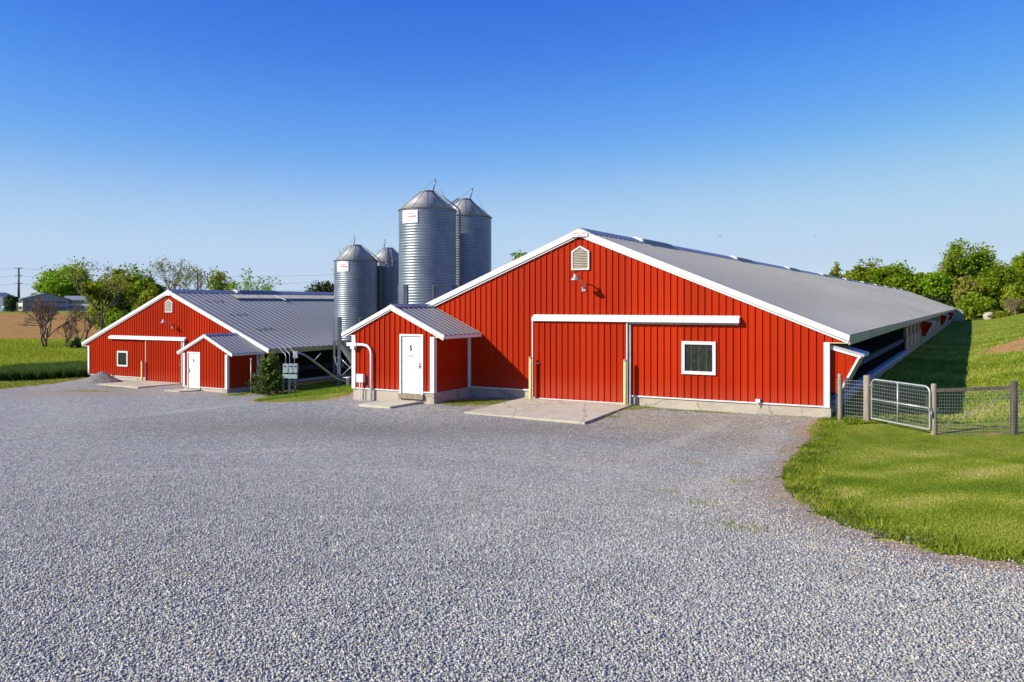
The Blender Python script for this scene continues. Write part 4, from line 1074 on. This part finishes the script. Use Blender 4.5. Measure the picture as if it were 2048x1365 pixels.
def dense_tree(name, label, cat, x, y, H, Wd, seed, leafm, n=4500, size=.3, group=None, low=.25, nb=7, limbs=True, clumps=26, lean=0):
    rg = np.random.default_rng(seed); z = float(gz(x, y))
    T = thing(name, label, cat, (x, y, z), 0, group)
    blobs = [(0, 0, H * (low + .42), Wd * .36, Wd * .36, H * (.5 - low * .35))]
    for k in range(nb):
        a = 6.283 * k / nb + rg.uniform(-.4, .4); rad = Wd * rg.uniform(.2, .36); zz = H * rg.uniform(low + .12, .86)
        s = rg.uniform(.15, .26)
        blobs.append((math.cos(a) * rad + lean * zz / H, math.sin(a) * rad, zz, Wd * s, Wd * s, H * s * .75))
    mb = MB(); mb.tube([(0, 0, -.3), (.05 * lean, 0, H * .25), (lean * .4, .1, H * .5), (lean * .6, 0, H * .75)], [H * .026, H * .02, H * .013, H * .005], 7, cap=False)
    for b in blobs[1:]:
        s0 = H * rg.uniform(.2, .45); mb.tube([(0, 0, s0), (b[0] * .5, b[1] * .5, (s0 + b[2]) / 2 + .1 * H), (b[0], b[1], b[2])], [H * .011, H * .007, H * .003], 5, cap=False)
    mb.build("trunk", M['bark'], T)
    crown("crown", blobs, int(n * 1.5), size, leafm, T, rg, clumps=clumps)
    return T
def xz(px, Z): return (px - CX) / F * Z, Z
def htree(px, py_top, Z):
    x, y = xz(px, Z); return x, y, at(px, py_top, Z)[2] - float(gz(x, y))
GL = "trees behind the far barn"
def dt(label, px, pt, Z, wpx, seed, leafm, **k):
    x, y, H = htree(px, pt, Z); gr = k.pop('group', GL); nm = k.pop('name', "leafy_tree"); ct = k.pop('cat', "tree")
    return dense_tree(nm, label, ct, x, y, H, wpx / F * Z, seed, leafm, group=gr, **k)
def st(label, px, pt, Z, seed, leaves, size, leafm, barkm, **k):
    x, y, H = htree(px, pt, Z); gr = k.pop('group', GL); nm = k.pop('name', "sparse_tree"); ct = k.pop('cat', "tree")
    return sparse_tree(nm, label, ct, x, y, H, seed, leaves, size, leafm, barkm, group=gr, **k)
dt("broad spreading green tree behind the grey two storey farm building", 134, 536, 500, 122, 11, M['leafA'], n=8000, size=.85, low=.2, nb=10)
st("tall thin-leaved tree with bent trunk beside the far barn left eave", 192, 518, 92, 12, 1500, .13, M['leafB'], M['bark'], depth=6, spread=.52, width=1.15, r0=.14)
dt("rounded olive tree directly behind the tall thin-leaved tree", 218, 556, 118, 104, 13, M['leafB'], n=7500, size=.26, low=.05)
dt("full green tree rising behind the far barn left roof slope", 272, 540, 122, 100, 14, M['leafA'], n=8500, size=.27, low=.05)
dt("dark leafy tree close behind the far barn rake", 300, 572, 110, 60, 15, M['leafB'], n=4000, size=.24, low=.05)
dt("low green thicket at the foot of the trees by the far barn", 238, 622, 100, 76, 16, M['leafA'], n=4200, size=.22, low=-.1, name="thicket", cat="shrub")
st("bare brown many-branched tree on the meadow edge in front of the ploughed field", 92, 588, 96, 17, 0, .1, M['leafB'], M['twig'], depth=7, spread=.45, stems=4, width=1.25, r0=.10, name="bare_tree", trunk_f=.2)
st("small bare brush with thin reddish twigs right of the bare tree", 134, 640, 95, 18, 60, .07, M['leafB'], M['twig'], depth=6, spread=.45, stems=3, r0=.05, name="bare_tree", width=1.1, trunk_f=.2)
st("ivy-covered leaning sapling near the far barn left corner", 162, 622, 93, 19, 260, .10, M['leafC'], M['bark'], depth=5, spread=.35, stems=2, r0=.09, trunk_f=.25)
dt("dark low bush below the ivy-covered sapling", 152, 672, 92, 26, 20, M['leafC'], n=900, size=.13, low=-.1, name="bush", cat="bush")
st("open airy tree with pale new leaves behind the far barn roof peak", 348, 517, 140, 21, 1500, .16, M['leafB'], M['bark'], depth=6, spread=.55, stems=2, width=1.25, r0=.16, trunk_f=.22)
st("airy tree partly behind the paired poles, shorter than its left neighbour", 386, 538, 150, 211, 420, .16, M['leafB'], M['bark'], depth=5, spread=.5, stems=1, width=1.0, r0=.12)
dt("compact green tree standing right of the paired timber poles", 430, 538, 150, 50, 22, M['leafB'], n=2600, size=.26, low=.1)
st("young tree with bright scattered leaves above the middle of the far roof", 503, 543, 135, 23, 900, .22, M['leafA'], M['bark'], depth=5, spread=.62, stems=2, width=1.25, r0=.12, trunk_f=.22)
dt("low yellowish bush top showing over the ridge left of the bright young tree", 468, 573, 140, 36, 24, M['leafB'], n=900, size=.25, low=.1, name="bush", cat="bush")
dt("distant dark green tree clump left of the short feed bins", 640, 568, 260, 74, 25, M['leafC'], n=3500, size=.45, low=.1)
st("twiggy tree top peeping out beside the short signed bin roof", 694, 492, 110, 26, 240, .14, M['leafB'], M['bark'], depth=5, spread=.3, r0=.12, width=.22)
dt("green tree top showing over the left roof slope of the near barn", 1042, 504, 150, 70, 27, M['leafA'], n=6500, size=.3, low=.0)
dt("far tree at the left edge beyond the farm buildings", 22, 591, 420, 26, 28, M['leafC'], n=900, size=.6, low=.0)
# right-hand wood
GR = "wood edge trees beyond the near barn"
RT = [("small round tree at the left end of the wood, just over the roof", 1672, 541, 200, 32, 'leafB', 1500, .2),
      ("rounded tree over the roof with dead twigs above its crown", 1735, 528, 190, 84, 'leafB', 4500, .1),
      ("broad low green tree in the wood right of the dead-twig crown", 1806, 535, 185, 84, 'leafA', 4500, .1),
      ("mid height green tree left of the tallest tree of the wood", 1876, 544, 180, 68, 'leafA', 4000, .1),
      ("tallest tree of the wood with two rounded tops", 1918, 487, 195, 70, 'leafA', 5500, .15),
      ("tall tree touching the right side of the tallest tree", 1958, 497, 198, 62, 'leafA', 4800, .15),
      ("big bright green tree near the right edge of the wood", 2004, 532, 175, 88, 'leafA', 6000, .1),
      ("tall tree cut by the right edge of the view", 2062, 503, 180, 70, 'leafA', 4500, .1),
      ("yellow-green thin tree in the middle of the wood edge", 1934, 556, 172, 46, 'leafY', 2200, .05),
      ("dark shaded tree low behind the far end of the near barn", 1888, 580, 178, 60, 'leafC', 3500, -.05),
      ("small bright sapling with slim trunk at the wood edge", 1946, 592, 160, 42, 'leafA', 2600, .22),
      ("slim-trunked sapling right of the small bright one", 1972, 598, 158, 36, 'leafA', 2200, .22),
      ("shaded tree behind the slim-trunked saplings", 1975, 560, 182, 60, 'leafB', 3500, .0),
      ("olive tree under the big bright green tree", 2035, 570, 168, 54, 'leafB', 3200, .0)]
for i, (lb, px, pt, Z, wp, lm, n, low) in enumerate(RT):
    dt(lb, px, pt, Z, wp * 1.22, 100 + i, M[lm], n=int(n * 1.9), size=.36, low=low, group=GR, clumps=30)
st("dead grey tree with bare limbs left of the tallest tree", 1880, 506, 196, 131, 0, .1, M['leafB'], M['twig'], depth=6, spread=.5, width=1.0, r0=.25, group=GR, name="bare_tree")
st("bare twiggy tree top above the rounded tree over the roof", 1728, 512, 194, 132, 0, .1, M['leafB'], M['twig'], depth=6, spread=.4, width=.7, r0=.16, group=GR, name="bare_tree")
st("brown brush with thin stems at the top of the grass bank", 2022, 594, 150, 133, 300, .14, M['leafY'], M['twig'], depth=6, spread=.5, stems=4, width=1.6, r0=.08, group=GR, name="brush", cat="shrub", trunk_f=.2)
for i, (lb, px, pt, Z, wp) in enumerate((("low dark undergrowth bush at the wood edge by the barn end", 1925, 618, 172, 42), ("rounded low bush beside the pale boulder", 2000, 622, 150, 36), ("low bush under the brown brush", 2040, 612, 152, 44))):
    dt(lb, px, pt, Z, wp, 150 + i, M['leafC' if i == 0 else 'leafB'], n=1500, size=.28, low=-.15, group="bushes along the wood edge", name="bush", cat="bush")
p = gpt(1984, 637); rg = np.random.default_rng(5)
T = MB(); T.lathe([(1.2, -.4), (1.35, .25), (1.25, .75), (.8, 1.05), (.1, 1.12)], 9, smooth=False, cap=True); T.v = [(a * 1.1 + rg.normal() * .1, b * .7 + rg.normal() * .08, c + rg.normal() * .06 + (0.2 if a < 0 else -.1)) for a, b, c in T.v]
T = T.build("boulder", M['rock']); T.location = (p[0], p[1], float(gz(*p))); tag(T, "pale boulder at the top of the grass bank under the wood", "boulder")

# evergreen shrub in front of the far barn
x, y = xz(538, 46.6); T = thing("evergreen_shrub", "bushy dark evergreen shrub between the far shed and the grey switch boxes", "shrub", (x, y, float(gz(x, y))))
rg = np.random.default_rng(44); sc = 46.6 / F; Hs = 90 * sc
mb = MB(); mb.tube([(0, 0, -.2), (.03, 0, Hs * .5), (0, .05, Hs * .85)], [.07, .05, .02], 6, cap=False)
tips = []
for k in range(60):
    a = rg.uniform(0, 6.283); z0 = rg.uniform(.0, .88) ** 1.15 * Hs; reach = (.16 + 1.0 * (1 - z0 / Hs) ** 1.15) * rg.uniform(.65, 1.15)
    e_ = (math.cos(a) * reach, math.sin(a) * reach, z0 + reach * rg.uniform(.05, .5)); mb.tube([(0, 0, z0), (e_[0] * .5, e_[1] * .5, (z0 + e_[2]) / 2 - .04), e_], [.02, .013, .005], 4, cap=False)
    tips.append(e_)
mb.build("stem", M['bark'], T)
C = []
for e_ in tips:
    for j in range(85):
        f = rg.uniform(.35, 1.08); C.append((e_[0] * f + rg.normal() * .09, e_[1] * f + rg.normal() * .09, (e_[2] - (1 - f) * .35) + rg.normal() * .08))
C = np.array(C); C[:, 2] = np.maximum(C[:, 2], .08)
V, Q = leaf_quads(C, .075, rg, .2); npmesh("foliage", V, Q, m_leaf("evergreen_leaf", [(0, (.03, .07, .012)), (.6, (.11, .19, .022)), (1, (.32, .39, .06))], .3), T, {"rnd": ('FACE', np.clip(.25 + .45 * (C[:, 2] / Hs) + rg.normal(size=len(C)) * .2, 0, 1))})  # tone rises with height: sunlit top painted into the leaf colour

# ------------------------------------------------------------------ grass as blades
def blades(name, XY, h, wd, mat, seed, lean=.5, rnd=None):
    rg = np.random.default_rng(seed); n = len(XY)
    z = gz(XY[:, 0], XY[:, 1]); a = rg.uniform(0, 6.283, n); hh = h * rg.uniform(.5, 1.35, n)
    ww = wd * rg.uniform(.6, 1.4, n); la = rg.uniform(0, 6.283, n); ll = hh * lean * rg.uniform(.2, 1.3, n)
    base = np.stack([XY[:, 0], XY[:, 1], z - .01], -1)
    t = np.stack([np.cos(a), np.sin(a), np.zeros(n)], -1) * ww[:, None]
    tip = base + np.stack([np.cos(la) * ll, np.sin(la) * ll, hh], -1)
    V = np.stack([base - t, base + t, tip], 1).reshape(-1, 3)
    r_ = rg.uniform(0, 1, n) if rnd is None else rnd
    o = npmesh(name, V, np.arange(3 * n).reshape(-1, 3), mat, None, {"rnd": ('FACE', r_)})
    return tag(o, kind="stuff")
def patchy(XY, f=.9):
    x, y = XY[:, 0], XY[:, 1]
    return .5 + .22 * np.sin(x * f + 1.7 * np.sin(y * f * .6)) + .18 * np.sin(y * f * 1.9 + x * .4 * f + 2) + .1 * np.sin(x * 4.3 - y * 3.1)
def scatter_px(n, px0, px1, Z0, Z1, keep, seed, power=1.0):
    """ground points spread so that near ground is denser"""
    rg = np.random.default_rng(seed); u = rg.uniform(0, 1, n)
    Z = Z0 * (Z1 / Z0) ** (u ** power); px = rg.uniform(px0, px1, n); X = (px - CX) / F * Z
    P = np.stack([X, Z], -1); return P[keep(X, Z)]
def in_barn(X, Y):
    g, d = to_gd(X, Y); return (np.abs(g) < HW + .15) & (d > -.1)
def lawn_keep(X, Y): return (~inpoly(X + wob(X, Y), Y + wob(Y, X), GRAV)) & ~in_barn(X, Y) & (X > 2)
P = scatter_px(460000, 1540, 2200, 6.5, 26, lawn_keep, 1)
rg = np.random.default_rng(3)
bm = bare_mask(P[:, 0], P[:, 1]); P = P[(bm < .35) | (rg.uniform(0, 1, len(P)) < .3)]
rn = np.clip((patchy(P, .75) * .5 + patchy(P[:, ::-1], 1.7) * .35) ** 1.4 * 1.25 + rg.normal(size=len(P)) * .2 + .12 + .10 * np.sin((P[:, 0] * -.55 + P[:, 1] * .83) * 4.2 + .5 * np.sin(P[:, 0])), 0, 1)
blades("lawn_grass", P, .027, .0055, M['blade'], 2, .8, rn)
P = scatter_px(130000, 1690, 2200, 24, 150, lawn_keep, 4, 1.2)
bm = bare_mask(P[:, 0], P[:, 1]); P = P[(bm < .2) | (rg.uniform(0, 1, len(P)) < .12)]
blades("bank_grass", P, .10, .022, M['blade'], 5, .8, np.clip(patchy(P, .45) * .75 + rg.normal(size=len(P)) * .2 + .12, 0, 1))
def mid_keep(X, Y):
    g, d = to_gd(X, Y); g6, d6 = to_gd(X, Y, O6)
    return (~inpoly(X + wob(X, Y), Y + wob(Y, X), GRAV)) & ~in_barn(X, Y) & ~((np.abs(g6) < HW + .15) & (d6 > -.1)) & (g > -26) & (g < -8)
P = scatter_px(70000, 440, 760, 33, 62, mid_keep, 6)
blades("verge_grass", P, .09, .012, M['blade'], 7, .7, np.clip(patchy(P, .8) * .6 + rg.normal(size=len(P)) * .2, 0, 1))
# tufts on the gravel at the foot of the walls
T_ = []
def tuft(px, py, n, sx, sy):
    c = gpt(px, py); T_.append(np.stack([c[0] + rg.normal(size=n) * sx, c[1] + rg.normal(size=n) * sy], -1))
tuft(950, 806, 6000, .75, .34); tuft(985, 800, 500, .5, .25); tuft(915, 811, 500, .3, .2)
for q in ((1278, 813), (1262, 819), (1290, 816)): tuft(*q, 500, .22, .14)
for q in ((1228, 826), (1208, 835), (1185, 842), (1230, 836)): tuft(*q, 160, .13, .1)
for px in range(1300, 1640, 18): tuft(px + rg.uniform(-6, 6), 817 + (px - 1300) * .048 + 3, int(rg.integers(20, 170)), .12, .06)
for q in ((1460, 1052), (1500, 1062), (1410, 1010), (1390, 930), (1560, 905), (1330, 985), (1480, 965)): tuft(*q, 60, .12, .1)
for q in ((275, 772), (240, 776), (170, 783), (300, 769)): tuft(*q, 900, .9, .3)
for q in ((480, 792), (520, 790), (470, 788)): tuft(*q, 500, .5, .3)
P = np.concatenate(T_); P = P[~in_barn(P[:, 0], P[:, 1])]
blades("weeds", P, .07, .008, M['blade'], 8, .8, np.clip(rg.normal(size=len(P)) * .22 + .45, 0, 1))
# clover and longer growth along the edge of the lawn
E2 = []
for a, b_ in zip(EDGE[:-1], EDGE[1:]):
    L = math.hypot(b_[0] - a[0], b_[1] - a[1]); n = int(L * 420)
    t = rg.uniform(0, 1, n); nx, ny = (b_[1] - a[1]) / L, -(b_[0] - a[0]) / L; o = np.abs(rg.normal(size=n)) * .35 - .12
    x = a[0] + (b_[0] - a[0]) * t; y = a[1] + (b_[1] - a[1]) * t
    s = 1 if not inpoly(np.array([x.mean() + nx * .4]), np.array([y.mean() + ny * .4]), GRAV)[0] else -1
    E2.append(np.stack([x + nx * o * s, y + ny * o * s], -1))
P = np.concatenate(E2); P = P[~in_barn(P[:, 0], P[:, 1])]
blades("lawn_edge_growth", P, .085, .011, M['blade'], 9, .9, np.clip(patchy(P, 2.5) * .9 + rg.normal(size=len(P)) * .15 - .1, 0, 1))
# tall crop and rough meadow on the far left
def lk_(X, Y):
    g6, d6 = to_gd(X, Y, O6); return ~((np.abs(g6) < HW + .2) & (d6 > -.1)) & (g6 < 0)
c0_, c1_ = gpt(-80, 768), gpt(176, 755)
rg = np.random.default_rng(21); n = 52000; t = rg.uniform(0, 1, n); dep = rg.uniform(0, 1, n) ** 1.3 * 9
P = np.stack([c0_[0] + (c1_[0] - c0_[0]) * t + dep * -.18, c0_[1] + (c1_[1] - c0_[1]) * t + dep + .25 * np.sin(t * 60)], -1); P = P[lk_(P[:, 0], P[:, 1])]
blades("tall_crop", P, .62, .026, M['crop'], 22, .35, np.clip(rg.normal(size=len(P)) * .22 + .45, 0, 1))
P = scatter_px(90000, -60, 420, 64, 118, lk_, 24)
blades("meadow_grass", P, .28, .05, M['meadow'], 25, .8, np.clip(patchy(P, .16) * .8 + rg.normal(size=len(P)) * .15, 0, 1))
P = scatter_px(16000, -60, 180, 46, 60, lambda X, Y: lk_(X, Y) & ~inpoly(X, Y, GRAV), 26)
blades("mown_strip_grass", P, .10, .02, M['blade'], 27, .8)

# loose stones on the near gravel
rg = np.random.default_rng(31); n = 230000
Z = 4.6 * (34 / 4.6) ** rg.uniform(0, 1, n); X = rg.uniform(-.66, .66, n) * Z; P = np.stack([X, Z], -1); P = P[grav_keep(X, Z) & ~in_barn(X, Z) & (rg.uniform(0, 1, len(X)) < (1.0 - ss(5, 33, Z)) * (.12 + .88 * ss(.2, 1.1, line_dist(X, Z))) * (1 - .8 * grav_fines(X, Z)) * (1 - .3 * grav_dirt(X, Z)) * (1 - .5 * grav_worn(X, Z)))]; n = len(P)
cube = np.array([(-1, -1, -1), (1, -1, -1), (1, 1, -1), (-1, 1, -1), (-1, -1, 1), (1, -1, 1), (1, 1, 1), (-1, 1, 1)], float) * np.array([1, 1, .7])
fc = np.array([(0, 3, 2, 1), (4, 5, 6, 7), (0, 1, 5, 4), (1, 2, 6, 5), (2, 3, 7, 6), (3, 0, 4, 7)])
jit = cube[None] * rg.uniform(.45, 1.1, (n, 8, 3)); sz = rg.uniform(.004, .0095, n) * (1 + (P[:, 1] - 4.6) * .028)
a = rg.uniform(0, 6.283, n); tl = rg.normal(size=(n, 2)) * .35
Vx = jit * sz[:, None, None]; ca, sa = np.cos(a)[:, None], np.sin(a)[:, None]
V = np.stack([Vx[..., 0] * ca - Vx[..., 1] * sa, Vx[..., 0] * sa + Vx[..., 1] * ca, Vx[..., 2] + Vx[..., 0] * tl[:, :1] + Vx[..., 1] * tl[:, 1:]], -1)
V += np.stack([P[:, 0], P[:, 1], gz(P[:, 0], P[:, 1]) + .014 + sz * .22], -1)[:, None]
Q = (fc[None] + (np.arange(n) * 8)[:, None, None]).reshape(-1, 4)
stone_m, t, p = nodes("loose_stone")
lk(t, ramp(t, attr_(t, "rnd"), [(0, (.26, .26, .235)), (.45, (.385, .382, .34)), (.8, (.49, .485, .43)), (.9, (.64, .62, .55)), (.955, (.56, .50, .40)), (1, (.50, .32, .16))]), p.inputs['Base Color']); p.inputs['Roughness'].default_value = .85
tag(npmesh("loose_gravel", V.reshape(-1, 3), Q, stone_m, None, {"rnd": ('FACE', np.repeat(np.where(rg.uniform(0, 1, n) < .06 + .6 * grav_dirt(P[:, 0], P[:, 1]) + .35 * (1 - ss(.3, 1.6, line_dist(P[:, 0], P[:, 1]))), rg.uniform(.93, 1, n), rg.uniform(0, .95, n)), 6))}), kind="stuff")

# ------------------------------------------------------------------ far buildings, poles, wires
def farm_house(label, px, Zd, wside, wend, eave, ridge, wall_end, rot, rows=2, cols=14):
    x, y = xz(px, Zd); T = thing("farm_building", label, "building", (x, y, float(gz(x, y)) - .2), rot, "far two storey farm buildings")
    # local: x along the gable end, y along the long side; corner between them at the origin
    b = MB(); b.box(0, .3, 0, wside, 0, eave); b.box(wend - .3, wend, 0, wside, 0, eave); b.build("long_wall", M['farwall'], T)
    b = MB(); b.prism([(.3, 0), (wend - .3, 0), (wend - .3, eave), (wend / 2, ridge - .1), (.3, eave)], 'y', -.05, .3); b.build("end_wall", wall_end, T)
    b = MB()
    for sg in (0, 1):
        e0 = -1.0 if sg == 0 else wend + 1.0
        b.prism([(wend / 2, ridge), (e0, eave - .25), (e0, eave - .6), (wend / 2, ridge - .4)], 'y', -.7, wside + .7)
    b.build("roof", M['farroof'], T)
    for rw in range(rows):
        for c in range(cols):
            z = eave * (.12 + .47 * rw) + .4; y0 = 1.5 + (wside - 3) * c / cols
            wn = MB(); wn.box(-.12, -.02, y0, y0 + (wside - 3) / cols * .62, z, z + eave * .2); wn.build("window", M['farwin'], T)
    for z in (eave * .12, eave * .56):
        wn = MB(); wn.box(1.2, wend - 1.2, -.2, -.06, z + .8, z + eave * .2); wn.build("opening", M['farwin'], T)
    return T
farm_house("grey gabled two storey farm building beyond the ploughed field", 45, 450, 17, 22, 7.0, 10.2, M['fargrey'], R(37))  # end wall's shade is put into its grey, lit long walls stay white
hx, hy = xz(126, 465)
T = thing("farm_building", "cream farm building with rows of windows right of the grey gabled one", "building", (hx, hy, float(gz(hx, hy)) - .2), R(6), "far two storey farm buildings")
b = MB(); b.box(0, 14.5, 0, 9, 0, 6.6); b.build("wall", M['farwall'], T)
b = MB(); b.prism([(-.7, 6.4), (4.5, 8.6), (9.7, 6.4), (9.7, 6.0), (4.5, 8.2), (-.7, 6.0)], 'x', -.6, 15.1); b.build("roof", M['farroof'], T)
for rw in range(2):
    for c in range(12):
        wn = MB(); wn.box(.6 + c * 1.15, 1.2 + c * 1.15, -.1, -.02, 1.3 + rw * 2.9, 2.9 + rw * 2.9); wn.build("window", M['farwin'], T)
hx, hy = xz(-18, 430)
T = thing("farm_building", "grey farm building cut off by the left edge of the view", "building", (hx, hy, float(gz(hx, hy)) - .2), 0, "far two storey farm buildings")
b = MB(); b.prism([(0, 0), (6.2, 0), (6.2, 7.2), (0, 9.6)], 'y', 0, 12); b.build("wall", M['fargrey'], T)
b = MB(); b.prism([(0, 9.7), (6.6, 7.2), (6.6, 7.5), (0, 10.1)], 'y', -.4, 12.4); b.build("roof", M['farroof'], T)
# small pale blue box on the field edge
hx, hy = xz(9, 425); T = thing("water_tank", "small pale blue tank by the far farm buildings", "tank", (hx, hy, float(gz(hx, hy))))
MB().lathe([(1.0, .9), (1.1, 1.1), (1.1, 2.4), (.9, 2.65), (.1, 2.75)], 14, cap=True).build("tank_body", M['bluep'], T)
b = MB()
for i, j in ((-.6, -.6), (.6, -.6), (.6, .6), (-.6, .6)): b.box(i - .08, i + .08, j - .08, j + .08, -.2, .95)
b.build("stand", M['leg'], T)
# transmission pole
hx, hy = xz(37.5, 620); zt = at(0, 536, 620)[2]; zg = float(gz(hx, hy))
T = thing("power_pole", "tall dark steel transmission pole beyond the grey gabled farm building", "power pole", (hx, hy, zg))
Hh = zt - zg
MB().tube([(0, 0, 0), (0, 0, Hh)], [1.0, .55], 10).build("pole", M['black'], T)
arms = [(.985, 2.9), (.80, 2.6), (.61, 2.6)]
for f, r_ in arms:
    b = MB(); b.tube([(-r_, 0, Hh * f + .5), (0, 0, Hh * f), (r_, 0, Hh * f + .5)], .25, 6); b.build("cross_arm", M['black'], T)
for (f, r_) in arms:
    for sg in (-1, 1):
        z0 = zg + Hh * f; X0 = hx + sg * r_
        for tgt, (nx_, nz_) in enumerate(((-300, 6), (330, -4))):
            pass
        b = MB()
        pl = []
        for s in np.linspace(-1, 1, 25):
            pl.append((hx + sg * r_ * .3 + s * 330, hy + s * 60 + sg * 3, z0 - 7 * (1 - (abs(s) * 2 - 1) ** 2) + (4 * s)))
        b.tube(pl, .045, 3, cap=False)
        tag(b.build("power_cable", M['leg']), "thin dark cable strung to the tall transmission pole", "cable", "cables of the transmission line")
for i, px in enumerate((395, 402)):
    hx, hy = xz(px, 155); zt = at(0, 544, 155)[2]; zg = float(gz(hx, hy))
    T = thing("utility_pole", ("left" if i == 0 else "right") + " one of two timber poles close together behind the far barn roof", "utility pole", (hx, hy, zg), 0, "paired timber poles")
    MB().tube([(0, 0, -.3), (0, 0, zt - zg)], [.17, .12], 8).build("pole", M['poletim'], T)
    b = MB(); b.beam((-.45, -.14, zt - zg - .9), (.45, -.14, zt - zg - .9), .1, .1); b.build("cross_arm", M['poletim'], T)
# birds high over the roof
for i, (px, py, lb) in enumerate(((1440, 473, "tiny dark bird flying above the near barn roof, left of another"), (1630, 473, "tiny dark bird flying above the near barn roof, farther right"), (926, 207, "tiny bird high in the blue sky over the big feed bins"))):
    p = at(px, py, 110); T = thing("bird", lb, "bird", p, i * .8, "birds in the sky")
    b = MB(); b.tube([(-.12, 0, 0), (-.05, 0, .0), (.04, 0, .01), (.1, 0, .02), (.14, 0, .02)], [.008, .032, .036, .022, .008], 8)
    for sg in (-1, 1):
        b.quad((-.03, 0, .015), (.05, 0, .02), (.02, sg * .14, .07), (-.03, sg * .14, .065)); b.quad((.02, sg * .14, .07), (-.03, sg * .14, .065), (-.06, sg * .25, .03))
    b.build("body", M['black'], T)
print("objects", len(bpy.data.objects))
